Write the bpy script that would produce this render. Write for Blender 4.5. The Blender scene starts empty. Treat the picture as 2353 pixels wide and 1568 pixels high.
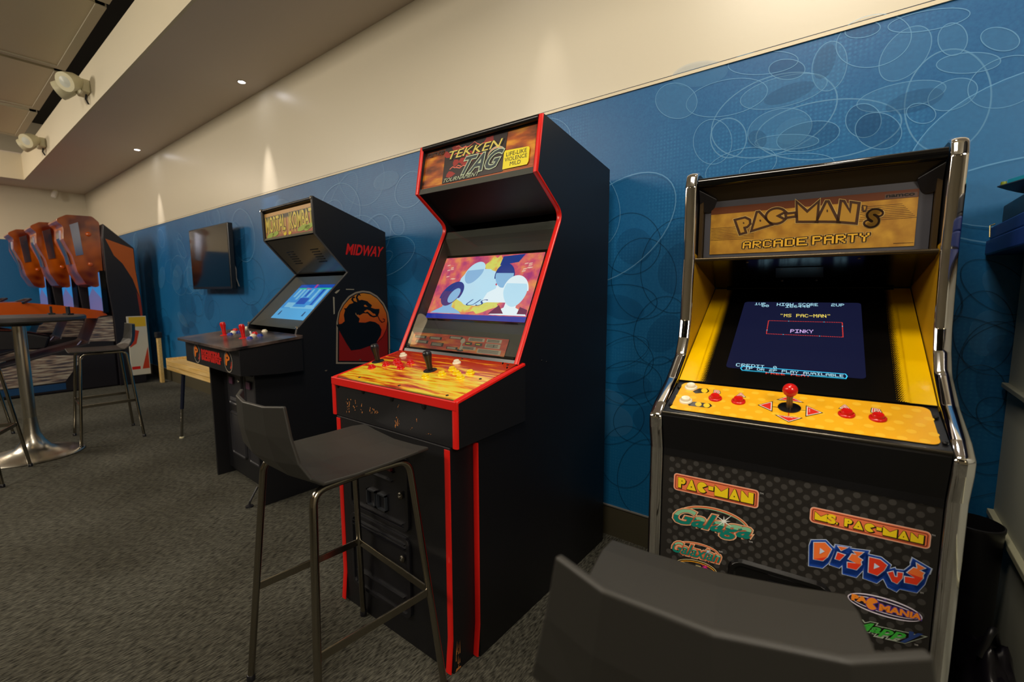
import bpy, bmesh, math, random
from mathutils import Vector, Matrix
from mathutils.geometry import tessellate_polygon
random.seed(7)
PI = math.pi
SC = bpy.context.scene
COL = SC.collection

# ------------------------------------------------------------------ camera
FPX, CX, CY = 1046.0, 1176.5, 784.0
R = Matrix(((0.7914, -0.0651, 0.6078), (0.6113, 0.0888, -0.7864), (-0.0029, 0.9939, 0.1103)))   # rows: world X, Y, Z in camera axes
rx = R[2].normalized(); xx = (R[0] - rx * R[0].dot(rx)).normalized(); yy = rx.cross(xx)
R = Matrix((xx, yy, rx))
CAM = Vector((0.0, -2.0662, 1.25))
cam_d = bpy.data.cameras.new('camera'); cam = bpy.data.objects.new('camera', cam_d); COL.objects.link(cam)
cam_d.sensor_width = 36.0; cam_d.lens = 36.0 * FPX / 2353.0; cam_d.clip_start = 0.05; cam_d.clip_end = 60
cam.matrix_world = Matrix.Translation(CAM) @ R.to_4x4()
cam_d.dof.use_dof = True; cam_d.dof.focus_distance = 1.75; cam_d.dof.aperture_fstop = 3.2
SC.camera = cam

# ------------------------------------------------------------------ world, exposure, room lamps and an added fill lamp
world = bpy.data.worlds.new('world'); SC.world = world; world.use_nodes = True
world.node_tree.nodes['Background'].inputs[0].default_value = (0.72, 0.66, 0.55, 1)
world.node_tree.nodes['Background'].inputs[1].default_value = 0.04
SC.view_settings.view_transform = 'Standard'; SC.view_settings.look = 'None'
SC.view_settings.gamma = 1.0; SC.view_settings.use_curve_mapping = False
SC.view_settings.exposure = 0.0

def lin(c):
    return c / 12.92 if c <= 0.04045 else ((c + 0.055) / 1.055) ** 2.4
def hexc(h):
    h = h.lstrip('#'); return tuple(lin(int(h[i:i + 2], 16) / 255) for i in (0, 2, 4)) + (1.0,)

def area_lamp(name, loc, size, power, color, target=None, shape='RECTANGLE', size_y=None, spread=None):
    d = bpy.data.lights.new(name, 'AREA'); d.shape = shape; d.size = size
    if size_y: d.size_y = size_y
    d.energy = power; d.color = color
    if spread: d.spread = spread
    o = bpy.data.objects.new(name, d); COL.objects.link(o); o.location = loc
    if target is not None:
        o.rotation_euler = (Vector(target) - Vector(loc)).to_track_quat('-Z', 'Y').to_euler()
    return o
WARM = (1.0, 0.89, 0.74); WARM2 = (1.0, 0.82, 0.62); COOL = (0.55, 0.72, 1.0)
area_lamp('room_light', (2.3, -3.5, 3.15), 0.9, 80, WARM, (-1.0, -0.6, 0.9), size_y=0.9)
area_lamp('room_light', (-0.45, -1.75, 3.5), 1.0, 56, WARM, (-0.35, -1.0, 0.4), size_y=0.7)  # unseen lamp added overhead to fill the right side and seat tops
area_lamp('room_light', (-3.6, -4.0, 3.4), 1.2, 110, WARM, (-3.4, -1.6, 0.3), size_y=1.2)
area_lamp('room_light', (-7.4, -4.2, 3.4), 1.2, 120, WARM, (-6.8, -1.0, 0.8), size_y=1.2)
area_lamp('room_light', (-10.2, -3.0, 3.4), 1.0, 60, WARM2, (-10.2, -1.5, 0.5), size_y=1.0)

# ------------------------------------------------------------------ pixel <-> place helpers (points on real planes)
def ray(u, v): return R @ Vector((u - CX, -(v - CY), -FPX))
def onplane(u, v, p, n):
    d = ray(u, v); return CAM + d * ((Vector(p) - CAM).dot(n) / d.dot(n))
class Root:
    """an empty at the base of a thing; children are built in its local axes"""
    def __init__(s, name, loc, deg, label, cat, group=None):
        s.o = bpy.data.objects.new(name, None); COL.objects.link(s.o)
        s.o.empty_display_size = 0.1
        s.o.location = loc; s.o.rotation_euler = (0, 0, math.radians(deg))
        s.M = Matrix.Translation(Vector(loc)) @ Matrix.Rotation(math.radians(deg), 4, 'Z'); s.I = s.M.inverted()
        tag(s.o, label, cat, group)
def tag(o, label, cat, group=None, kind=None):
    if label: o['label'] = label
    if cat: o['category'] = cat
    if group: o['group'] = group
    if kind: o['kind'] = kind
    return o
class WRoot:
    o = None; M = Matrix.Identity(4); I = Matrix.Identity(4)
WORLD = WRoot()
class Frame:
    """a flat 2-D frame on a plane given in the local axes of a root"""
    def __init__(s, root, o, ux, uy):
        s.root = root; s.o = Vector(o); s.ux = Vector(ux).normalized()
        n = s.ux.cross(Vector(uy)).normalized(); s.n = n; s.uy = n.cross(s.ux)
        s.wo = root.M @ s.o; s.wn = (root.M.to_3x3() @ n)
    def px(s, u, v):
        q = s.root.I @ onplane(u, v, s.wo, s.wn) - s.o
        return (q.dot(s.ux), q.dot(s.uy))
    def pxs(s, pts): return [s.px(*p) for p in pts]
    def at(s, a, b, h=0.0): return s.o + s.ux * a + s.uy * b + s.n * h
def quadmap(q):
    """unit square -> quad (bl, br, tr, tl), projective"""
    (x0, y0), (x1, y1), (x2, y2), (x3, y3) = q
    dx1, dx2, sx = x1 - x2, x3 - x2, x0 - x1 + x2 - x3
    dy1, dy2, sy = y1 - y2, y3 - y2, y0 - y1 + y2 - y3
    den = dx1 * dy2 - dx2 * dy1
    g = (sx * dy2 - dx2 * sy) / den; h = (dx1 * sy - sx * dy1) / den
    a, b, c = x1 - x0 + g * x1, x3 - x0 + h * x3, x0
    d, e, f = y1 - y0 + g * y1, y3 - y0 + h * y3, y0
    def m(u, v):
        w = g * u + h * v + 1
        return ((a * u + b * v + c) / w, (d * u + e * v + f) / w)
    return m

# ------------------------------------------------------------------ materials
MATS = {}
def mat(name, col, rough=0.5, metal=0.0, emit=None, es=0.0, spec=0.5, coat=0.0, alpha=None):
    if name in MATS: return MATS[name]
    m = bpy.data.materials.new(name); m.use_nodes = True
    b = m.node_tree.nodes['Principled BSDF']
    b.inputs['Base Color'].default_value = hexc(col) if isinstance(col, str) else col
    b.inputs['Roughness'].default_value = rough; b.inputs['Metallic'].default_value = metal
    b.inputs['Specular IOR Level'].default_value = spec
    b.inputs['Coat Weight'].default_value = coat; b.inputs['Coat Roughness'].default_value = 0.08
    if emit:
        b.inputs['Emission Color'].default_value = hexc(emit); b.inputs['Emission Strength'].default_value = es
    if alpha is not None: b.inputs['Alpha'].default_value = alpha
    MATS[name] = m; return m
def NT(m): return m.node_tree.nodes, m.node_tree.links, m.node_tree.nodes['Principled BSDF']
def add_bump(m, scale, strength, dist=0.002, detail=3, coord='Object'):
    n, l, b = NT(m)
    tc = n.new('ShaderNodeTexCoord'); t = n.new('ShaderNodeTexNoise'); t.inputs['Scale'].default_value = scale; t.inputs['Detail'].default_value = detail
    bp = n.new('ShaderNodeBump'); bp.inputs['Strength'].default_value = strength; bp.inputs['Distance'].default_value = dist
    l.new(tc.outputs[coord], t.inputs['Vector']); l.new(t.outputs['Fac'], bp.inputs['Height']); l.new(bp.outputs['Normal'], b.inputs['Normal'])
    return m
def noise_color(m, c1, c2, scale, lo=0.35, hi=0.65, detail=4, stretch=(1, 1, 1), extra=None):
    n, l, b = NT(m)
    tc = n.new('ShaderNodeTexCoord'); mp = n.new('ShaderNodeMapping'); mp.inputs['Scale'].default_value = stretch
    t = n.new('ShaderNodeTexNoise'); t.inputs['Scale'].default_value = scale; t.inputs['Detail'].default_value = detail
    r = n.new('ShaderNodeValToRGB'); r.color_ramp.elements[0].position = lo; r.color_ramp.elements[1].position = hi
    r.color_ramp.elements[0].color = hexc(c1); r.color_ramp.elements[1].color = hexc(c2)
    if extra:
        for p, c in extra:
            e = r.color_ramp.elements.new(p); e.color = hexc(c)
    l.new(tc.outputs['Object'], mp.inputs['Vector']); l.new(mp.outputs['Vector'], t.inputs['Vector'])
    l.new(t.outputs['Fac'], r.inputs['Fac']); l.new(r.outputs['Color'], b.inputs['Base Color'])
    return m, r, t, mp

BLK = add_bump(mat('black_laminate', '#101014', 0.42), 900, 0.25, 0.0004)
BLKS = mat('black_satin', '#0c0c0f', 0.28)
BLKG = mat('black_gloss', '#050506', 0.10)
BLKM = add_bump(mat('black_moulded_plastic', '#15151a', 0.33), 500, 0.2, 0.0005)
DGREY = mat('dark_grey_card', '#2b2d2b', 0.7)
RED = mat('red_edge_molding', '#d41a14', 0.30)
REDP = mat('red_plastic', '#d01512', 0.22, coat=0.3)
YELP = mat('yellow_plastic', '#f2cf00', 0.25, coat=0.3)
WHP = mat('cream_white_plastic', '#efe6cb', 0.28, coat=0.3)
BLUP = mat('blue_plastic', '#2a3f9c', 0.3)
CHR = mat('chrome', '#f0f0f4', 0.06, 1.0)
CHRD = mat('dull_chrome', '#a8a59c', 0.22, 1.0)
STEEL = mat('tube_steel', '#9a9488', 0.16, 1.0)
SCREW = mat('screw_metal', '#6b675e', 0.35, 1.0)
BOLT = mat('black_bolt', '#1b1b1b', 0.35, 0.6)

# ------------------------------------------------------------------ mesh helpers
def link_mesh(name, me, root=None, mats=(), parent=None):
    o = bpy.data.objects.new(name, me); COL.objects.link(o)
    for m in mats: me.materials.append(m)
    p = parent if parent is not None else (root.o if root is not None else None)
    if p is not None: o.parent = p
    return o
def smooth(o, ang=35):
    me = o.data
    for p in me.polygons: p.use_smooth = True
    bm = bmesh.new(); bm.from_mesh(me)
    a = math.radians(ang)
    for e in bm.edges:
        e.smooth = len(e.link_faces) == 2 and e.calc_face_angle(0) < a
    bm.to_mesh(me); bm.free()
    return o
class MB:
    def __init__(s): s.v = []; s.f = []; s.mi = []; s.mats = []
    def m(s, mt):
        if mt not in s.mats: s.mats.append(mt)
        return s.mats.index(mt)
    def add(s, vs, fs, mt):
        k = len(s.v); i = s.m(mt)
        s.v += [Vector(v) for v in vs]; s.f += [tuple(k + j for j in f) for f in fs]; s.mi += [i] * len(fs); return s
    def box(s, x0, x1, y0, y1, z0, z1, mt):
        v = [(x, y, z) for x in (x0, x1) for y in (y0, y1) for z in (z0, z1)]
        return s.add(v, [(0, 1, 3, 2), (4, 6, 7, 5), (0, 4, 5, 1), (2, 3, 7, 6), (0, 2, 6, 4), (1, 5, 7, 3)], mt)
    def prism(s, prof, x0, x1, mt, axis='x'):
        """closed (y,z) profile extruded along x"""
        n = len(prof)
        if axis == 'x': P = lambda a, q: (a, q[0], q[1])
        elif axis == 'z': P = lambda a, q: (q[0], q[1], a)
        else: P = lambda a, q: (q[0], a, q[1])
        vs = [P(x0, q) for q in prof] + [P(x1, q) for q in prof]
        tri = tessellate_polygon([[Vector((q[0], q[1], 0)) for q in prof]])
        fs = [tuple(t) for t in tri] + [tuple(n + j for j in reversed(t)) for t in tri]
        fs += [(i, (i + 1) % n, n + (i + 1) % n, n + i) for i in range(n)]
        return s.add(vs, fs, mt)
    def lathe(s, prof, c, mt, axis=(0, 0, 1), seg=28, cap=True):
        """(r, h) profile turned about axis through c"""
        ax = Vector(axis).normalized(); a = ax.orthogonal().normalized(); b = ax.cross(a); c = Vector(c)
        vs = []; fs = []; n = len(prof)
        for i in range(seg):
            t = 2 * PI * i / seg; d = a * math.cos(t) + b * math.sin(t)
            vs += [c + d * r + ax * h for r, h in prof]
        for i in range(seg):
            j = (i + 1) % seg
            for k in range(n - 1): fs.append((i * n + k, j * n + k, j * n + k + 1, i * n + k + 1))
        if cap:
            if prof[0][0] > 1e-5: fs.append(tuple(i * n for i in reversed(range(seg))))
            if prof[-1][0] > 1e-5: fs.append(tuple(i * n + n - 1 for i in range(seg)))
        return s.add(vs, fs, mt)
    def tube(s, pts, r, mt, seg=12, closed=False, flat=None):
        pts = [Vector(p) for p in pts]; vs = []; fs = []; n = len(pts); up = None
        for i, p in enumerate(pts):
            if closed: t = (pts[(i + 1) % n] - pts[i - 1]).normalized()
            else: t = (pts[min(i + 1, n - 1)] - pts[max(i - 1, 0)]).normalized()
            if up is None: up = t.orthogonal().normalized()
            up = (up - t * up.dot(t)).normalized(); w = t.cross(up)
            rr = r[i] if isinstance(r, (list, tuple)) else r
            for k in range(seg):
                a = 2 * PI * k / seg; vs.append(p + (up * math.cos(a) + w * math.sin(a)) * rr)
        m = n if closed else n - 1
        for i in range(m):
            j = (i + 1) % n
            for k in range(seg):
                l = (k + 1) % seg; fs.append((i * seg + k, i * seg + l, j * seg + l, j * seg + k))
        if not closed: fs.append(tuple(reversed(range(seg)))); fs.append(tuple((n - 1) * seg + k for k in range(seg)))
        return s.add(vs, fs, mt)
    def bar(s, a, b, w, h, mt, up=(0, 0, 1)):
        a, b = Vector(a), Vector(b); t = (b - a).normalized(); u = Vector(up); u = (u - t * u.dot(t)).normalized(); k = t.cross(u)
        vs = [p + k * i * w / 2 + u * j * h / 2 for p in (a, b) for i, j in ((-1, -1), (1, -1), (1, 1), (-1, 1))]
        return s.add(vs, [(3, 2, 1, 0), (4, 5, 6, 7), (0, 1, 5, 4), (1, 2, 6, 5), (2, 3, 7, 6), (3, 0, 4, 7)], mt)
    def build(s, name, root=None, parent=None, bevel=0.0, sm=None, seg=2):
        me = bpy.data.meshes.new(name); me.from_pydata(s.v, [], s.f)
        for m in s.mats: me.materials.append(m)
        for p, i in zip(me.polygons, s.mi): p.material_index = i
        bm = bmesh.new(); bm.from_mesh(me); bmesh.ops.recalc_face_normals(bm, faces=bm.faces); bm.to_mesh(me); bm.free()
        me.update()
        o = bpy.data.objects.new(name, me); COL.objects.link(o)
        p = parent if parent is not None else (root.o if root is not None else None)
        if p is not None: o.parent = p
        if sm: smooth(o, sm)
        if bevel:
            b = o.modifiers.new('bevel', 'BEVEL'); b.width = bevel; b.segments = seg; b.limit_method = 'ANGLE'; b.angle_limit = math.radians(40)
            b.harden_normals = False
        return o
def fillet(pts, rad, seg=6, closed=False):
    """round the corners of a 2-D / 3-D polyline"""
    pts = [Vector(p) for p in pts]; out = []; n = len(pts)
    for i, p in enumerate(pts):
        if not closed and i in (0, n - 1): out.append(p); continue
        r = rad[i] if isinstance(rad, (list, tuple)) else rad
        a, b = pts[i - 1], pts[(i + 1) % n]
        u = (a - p); v = (b - p); L = min(u.length, v.length) * 0.49; u.normalize(); v.normalize()
        if r <= 0: out.append(p); continue
        ang = u.angle(v); t = min(r / math.tan(ang / 2), L) if ang > 1e-3 else 0
        for k in range(seg + 1):
            s = k / seg; q0 = p + u * t; q1 = p + v * t
            out.append(q0 * (1 - s) ** 2 + p * 2 * s * (1 - s) + q1 * s * s)
    return out
def arc_rect(cx, cz, w, h, r, seg=5):
    o = []
    for sx, sz, a0 in ((1, 1, 0), (-1, 1, 90), (-1, -1, 180), (1, -1, 270)):
        for k in range(seg + 1):
            a = math.radians(a0 + 90 * k / seg); o.append((cx + sx * (w / 2 - r) + r * math.cos(a), cz + sz * (h / 2 - r) + r * math.sin(a)))
    return o
def molding(name, pts, x0, x1, t, mt, root, inset=0.0):
    """rounded edge strip that follows a (y,z) polyline, from x0 to x1, standing t proud on the right-hand side of travel"""
    P = [Vector(p) for p in pts]; n = len(P); sec = []
    K = 7; w = x1 - x0
    for k in range(K):
        a = PI * k / (K - 1); sec.append((x0 + w / 2 - math.cos(a) * w / 2, t * (0.35 + 0.65 * math.sin(a))))
    sec = [(x0, -inset)] + sec + [(x1, -inset)]
    K = len(sec); vs = []; fs = []
    for i in range(n):
        d0 = (P[i] - P[i - 1]).normalized() if i else (P[1] - P[0]).normalized()
        d1 = (P[i + 1] - P[i]).normalized() if i < n - 1 else d0
        d = (d0 + d1).normalized(); nn = Vector((d.y, -d.x)); c = max(0.5, nn.dot(Vector((d0.y, -d0.x))))
        for x, h in sec:
            q = P[i] + nn * h / c; vs.append((x, q.x, q.y))
    for i in range(n - 1):
        for k in range(K - 1): fs.append((i * K + k, i * K + k + 1, (i + 1) * K + k + 1, (i + 1) * K + k))
        fs.append((i * K + K - 1, i * K, (i + 1) * K, (i + 1) * K + K - 1))
    fs.append(tuple(reversed(range(K)))); fs.append(tuple((n - 1) * K + k for k in range(K)))
    return MB().add(vs, fs, mt).build(name, root, sm=50)

# ------------------------------------------------------------------ printed artwork (flat prints on real surfaces)
_TXT = {}
def text2d(body, bold=0.0, shear=0.0, spacing=1.0):
    key = (body, bold, shear, spacing)
    if key in _TXT: return _TXT[key]
    c = bpy.data.curves.new('t', 'FONT'); c.body = body; c.size = 1; c.offset = bold; c.shear = shear; c.space_character = spacing; c.resolution_u = 3
    c.fill_mode = 'FRONT'; o = bpy.data.objects.new('t', c)
    me = o.to_mesh(); vs = [(v.co.x, v.co.y) for v in me.vertices]; fs = [tuple(p.vertices) for p in me.polygons]
    o.to_mesh_clear(); bpy.data.objects.remove(o); bpy.data.curves.remove(c)
    _TXT[key] = (vs, fs); return _TXT[key]
F57 = {'A': '0E11111F111111', 'B': '1E11111E11111E', 'C': '0E11101010110E', 'D': '1E11111111111E', 'E': '1F10101E10101F', 'F': '1F10101E101010',
       'G': '0E11101713110F', 'H': '1111111F111111', 'I': '1F04040404041F', 'K': '11121418141211', 'L': '1010101010101F', 'M': '111B1515111111',
       'N': '11191915131311', 'O': '0E11111111110E', 'P': '1E11111E101010', 'R': '1E11111E141211', 'S': '0F10100E01011E', 'T': '1F040404040404',
       'U': '1111111111110E', 'V': '1111111111 0A04'.replace(' ', ''), 'Y': '11110A04040404', '0': '0E11131519110E', '1': '040C040404041F'[:14], '2': '0E11010E10101F',
       '4': '02060A121F0202', '6': '0E10101E11110E', '8': '0E11110E11110E', '-': '0000001F000000', '"': '0A0A0000000000', ' ': '00000000000000', '(': '02040808080402', ')': '08040202020408'}
def bits(ch):
    h = F57.get(ch, '00' * 7); return [int(h[2 * i:2 * i + 2], 16) for i in range(7)]
class Art:
    def __init__(s, frame, name, lift=0.0006, step=0.00025):
        s.f = frame; s.mb = MB(); s.name = name; s.lift = lift; s.step = step
    def poly(s, pts, mt, lv=0, holes=(), px=False):
        loops = [list(pts)] + [list(h) for h in holes]
        if px: loops = [s.f.pxs(l) for l in loops]
        flat = [p for l in loops for p in l]
        tri = tessellate_polygon([[Vector((p[0], p[1], 0)) for p in l] for l in loops])
        fs = []
        for t in tri:
            a, b, c = (Vector(flat[i]) for i in t)
            cr = (b.x - a.x) * (c.y - a.y) - (b.y - a.y) * (c.x - a.x)
            fs.append(tuple(t) if cr > 0 else tuple(reversed(t)))
        s.mb.add([s.f.at(p[0], p[1], s.lift + lv * s.step) for p in flat], fs, mt); return s
    def mesh2(s, vs, fs, fn, mt, lv):
        s.mb.add([s.f.at(*fn(*v), s.lift + lv * s.step) for v in vs], fs, mt); return s
    def text(s, body, quad, mt, lv=1, bold=0.0, shear=0.0, px=True, spacing=1.0, warp=None, grow=0.0):
        vs, fs = text2d(body, bold, shear, spacing)
        v0 = text2d(body, 0.0, shear, spacing)[0]
        x0, x1 = min(v[0] for v in v0), max(v[0] for v in v0); y0, y1 = min(v[1] for v in v0), max(v[1] for v in v0)
        q = quadmap(s.f.pxs(quad) if px else quad)
        def fn(x, y):
            a, b = (x - x0) / (x1 - x0), (y - y0) / (y1 - y0)
            if warp: a, b = warp(a, b)
            return q(a, b)
        return s.mesh2(vs, fs, fn, mt, lv)
    def pixels(s, body, quad, mt, lv=1, px=True, grow=0.0, rows=None):
        q = quadmap(s.f.pxs(quad) if px else quad); n = len(body) * 6 - 1; vs = []; fs = []
        for i, ch in enumerate(body):
            for r, row in enumerate(bits(ch)):
                if rows and r not in rows: continue
                for c in range(5):
                    if row >> (4 - c) & 1:
                        x, y = i * 6 + c, 6 - r; k = len(vs)
                        vs += [((x - grow) / n, (y - grow) / 7), ((x + 1 + grow) / n, (y - grow) / 7), ((x + 1 + grow) / n, (y + 1 + grow) / 7), ((x - grow) / n, (y + 1 + grow) / 7)]
                        fs.append((k, k + 1, k + 2, k + 3))
        return s.mesh2(vs, fs, q, mt, lv)
    def ring(s, pts_out, pts_in, mt, lv=0, px=False):
        if px: pts_out, pts_in = s.f.pxs(pts_out), s.f.pxs(pts_in)
        n = len(pts_out); vs = list(pts_out) + list(pts_in)
        fs = [(i, (i + 1) % n, n + (i + 1) % n, n + i) for i in range(n)]
        s.mb.add([s.f.at(p[0], p[1], s.lift + lv * s.step) for p in vs], fs, mt); return s
    def build(s, root=None, parent=None):
        me = bpy.data.meshes.new(s.name); me.from_pydata(s.mb.v, [], s.mb.f)
        for m in s.mb.mats: me.materials.append(m)
        for p, i in zip(me.polygons, s.mb.mi): p.material_index = i
        o = bpy.data.objects.new(s.name, me); COL.objects.link(o)
        p = parent if parent is not None else (root.o if root is not None else None)
        if p is not None: o.parent = p
        return o
def ell(cx, cy, rx, ry, rot=0, n=48, a0=0, a1=360):
    c, s_ = math.cos(math.radians(rot)), math.sin(math.radians(rot)); o = []
    full = abs(a1 - a0) >= 360
    for k in range(n if full else n + 1):
        t = math.radians(a0 + (a1 - a0) * k / n); x, y = rx * math.cos(t), ry * math.sin(t)
        o.append((cx + x * c - y * s_, cy + x * s_ + y * c))
    return o
def ink(name, col, rough=0.35, **k): return mat('ink_' + name, col, rough, **k)

# ================================================================== THE ROOM
WX0, WX1, WY0 = -11.75, 3.2, -7.5
ZC, ZT = 3.065, 4.2
def wallpaint(name, col, rough):
    m = mat(name, col, rough, spec=0.5)
    return add_bump(m, 60, 0.08, 0.002)
CREAM = wallpaint('cream_wall_paint', '#cbc3ae', 0.34)
CREAM2 = wallpaint('cream_soffit_paint', '#cfc6ad', 0.6)
CEILP = wallpaint('ceiling_paint', '#d2c6ba', 0.65)
DARKC = mat('dark_plenum', '#1c1a17', 0.9)
NAVY = mat('navy_gap_shadow', '#10182c', 0.5)  # dark strip that paints the shadow of the gap above the bead
# carpet
CARP = mat('carpet', '#3f3d35', 0.95, spec=0.15)
n, l, b = NT(CARP)
tc = n.new('ShaderNodeTexCoord')
t1 = n.new('ShaderNodeTexNoise'); t1.inputs['Scale'].default_value = 2.2; t1.inputs['Detail'].default_value = 5
t2 = n.new('ShaderNodeTexNoise'); t2.inputs['Scale'].default_value = 170; t2.inputs['Detail'].default_value = 3
mp = n.new('ShaderNodeMapping'); mp.inputs['Scale'].default_value = (1, 0.22, 1); mp.inputs['Rotation'].default_value = (0, 0, 0.25)
r1 = n.new('ShaderNodeValToRGB'); r1.color_ramp.elements[0].position = 0.34; r1.color_ramp.elements[0].color = hexc('#292823'); r1.color_ramp.elements[1].position = 0.68; r1.color_ramp.elements[1].color = hexc('#65645a')
mx = n.new('ShaderNodeMix'); mx.data_type = 'RGBA'; mx.blend_type = 'MULTIPLY'; mx.inputs[0].default_value = 0.55
r2 = n.new('ShaderNodeValToRGB'); r2.color_ramp.elements[0].position = 0.3; r2.color_ramp.elements[0].color = hexc('#a49c8c'); r2.color_ramp.elements[1].position = 0.7; r2.color_ramp.elements[1].color = hexc('#ffffff')
l.new(tc.outputs['Object'], mp.inputs['Vector']); l.new(mp.outputs['Vector'], t2.inputs['Vector']); l.new(tc.outputs['Object'], t1.inputs['Vector'])
l.new(t2.outputs['Fac'], r1.inputs['Fac']); l.new(t1.outputs['Fac'], r2.inputs['Fac'])
l.new(r1.outputs['Color'], mx.inputs[6]); l.new(r2.outputs['Color'], mx.inputs[7]); l.new(mx.outputs[2], b.inputs['Base Color'])
bp = n.new('ShaderNodeBump'); bp.inputs['Strength'].default_value = 0.7; bp.inputs['Distance'].default_value = 0.004
l.new(t2.outputs['Fac'], bp.inputs['Height']); l.new(bp.outputs['Normal'], b.inputs['Normal'])
# wallpaper: blue with a faint woven dot texture in patches
WP = mat('blue_wallpaper', '#1d5b8c', 0.40, spec=0.36)
n, l, b = NT(WP)
tc = n.new('ShaderNodeTexCoord'); sep = n.new('ShaderNodeSeparateXYZ'); l.new(tc.outputs['Object'], sep.inputs[0])
def mth(op, a, bb=None):
    q = n.new('ShaderNodeMath'); q.operation = op
    for i, x in enumerate((a, bb)):
        if x is None: continue
        if isinstance(x, (int, float)): q.inputs[i].default_value = x
        else: l.new(x, q.inputs[i])
    return q.outputs[0]
K = 2 * PI / 0.015
sx = mth('SINE', mth('MULTIPLY', mth('ADD', sep.outputs[0], sep.outputs[2]), K * 0.5)); sz = mth('SINE', mth('MULTIPLY', mth('SUBTRACT', sep.outputs[0], sep.outputs[2]), K * 0.5))
dots = mth('MULTIPLY', sx, sz)
nz = n.new('ShaderNodeTexNoise'); nz.inputs['Scale'].default_value = 2.6; nz.inputs['Detail'].default_value = 1
l.new(tc.outputs['Object'], nz.inputs['Vector'])
msk = n.new('ShaderNodeMapRange'); msk.inputs[1].default_value = 0.46; msk.inputs[2].default_value = 0.54; l.new(nz.outputs['Fac'], msk.inputs[0])
dm = mth('MULTIPLY', mth('MAXIMUM', dots, 0.0), msk.outputs[0])
nf = n.new('ShaderNodeTexNoise'); nf.inputs['Scale'].default_value = 120; nf.inputs['Detail'].default_value = 3; l.new(tc.outputs['Object'], nf.inputs['Vector'])
ff = mth('ADD', mth('MULTIPLY', dm, 0.34), mth('MULTIPLY', nf.outputs['Fac'], 0.5))
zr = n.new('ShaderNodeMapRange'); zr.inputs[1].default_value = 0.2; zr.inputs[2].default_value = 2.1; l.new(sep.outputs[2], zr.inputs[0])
base = n.new('ShaderNodeMix'); base.data_type = 'RGBA'; base.inputs[6].default_value = hexc('#006298'); base.inputs[7].default_value = hexc('#0b4a80'); l.new(zr.outputs[0], base.inputs[0])  # colour brighter low on the wall, to make up for shade cast there
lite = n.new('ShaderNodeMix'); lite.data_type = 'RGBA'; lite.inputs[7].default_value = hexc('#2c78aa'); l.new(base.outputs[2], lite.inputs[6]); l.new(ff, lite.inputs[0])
l.new(lite.outputs[2], b.inputs['Base Color'])
bp = n.new('ShaderNodeBump'); bp.inputs['Strength'].default_value = 0.10; bp.inputs['Distance'].default_value = 0.002
l.new(nf.outputs['Fac'], bp.inputs['Height']); l.new(bp.outputs['Normal'], b.inputs['Normal'])

def struct(name, mb, bevel=0): o = mb.build(name, bevel=bevel); o['kind'] = 'structure'; return o
struct('floor', MB().box(WX0 - .1, WX1, WY0, 0.1, -0.1, 0.0, CARP))
wall = struct('wall_north', MB().box(WX0 - .1, WX1, 0.0, 0.1, 0, ZT, CREAM))
struct('wall_west', MB().box(WX0 - .1, WX0, WY0, 0.0, 0, ZT, CREAM))
struct('wall_south', MB().box(WX0 - .1, WX1, WY0 - .1, WY0, 0, ZT, CREAM2))
struct('wall_east', MB().box(WX1, WX1 + .1, WY0 - .1, 0.1, 0, ZT, CREAM2))
# ceiling: plastered soffit along the wall, open raised ceiling with hung panels beyond
struct('ceiling', MB().box(WX0 - .1, WX1 + .1, WY0 - .1, 0.1, ZT, ZT + .1, DARKC))
sof = MB().box(WX0, WX1, -0.841, 0.0, ZC, ZC + 0.42, CEILP).box(WX0, -10.97, WY0, -0.841, ZC, ZC + 0.42, CEILP)
struct('trim_1', sof)
up = MB().box(-10.97, WX1, -0.861, -0.841, ZC - 0.001, ZC + 0.40, CREAM2).box(-10.97, -10.95, WY0, -0.861, ZC - 0.001, ZC + 0.40, CREAM2)
struct('trim_2', up)
# wallpaper panels
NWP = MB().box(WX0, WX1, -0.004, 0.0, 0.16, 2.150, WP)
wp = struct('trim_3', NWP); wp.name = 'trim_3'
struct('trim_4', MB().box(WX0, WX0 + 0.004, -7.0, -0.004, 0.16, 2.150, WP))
struct('trim_5', MB().box(WX0, WX1, -0.010, 0.0, 2.150, 2.163, mat('cream_bead', '#cfc4a8', 0.4)).box(WX0, WX1, -0.003, 0.0, 2.163, 2.169, NAVY)
       .box(WX0, WX0 + 0.01, -7.0, -0.01, 2.150, 2.163, mat('cream_bead', '#cfc4a8', 0.4)))
BB = mat('baseboard_rubber', '#4a4534', 0.5)
struct('baseboard_north', MB().box(WX0, WX1, -0.010, 0.0, 0.0, 0.155, BB).box(WX0, WX1, -0.013, 0.0, 0.155, 0.161, mat('baseboard_cap', '#7e7c76', 0.4)))
struct('baseboard_west', MB().box(WX0, WX0 + 0.010, -7.0, -0.010, 0.0, 0.155, BB))

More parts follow.
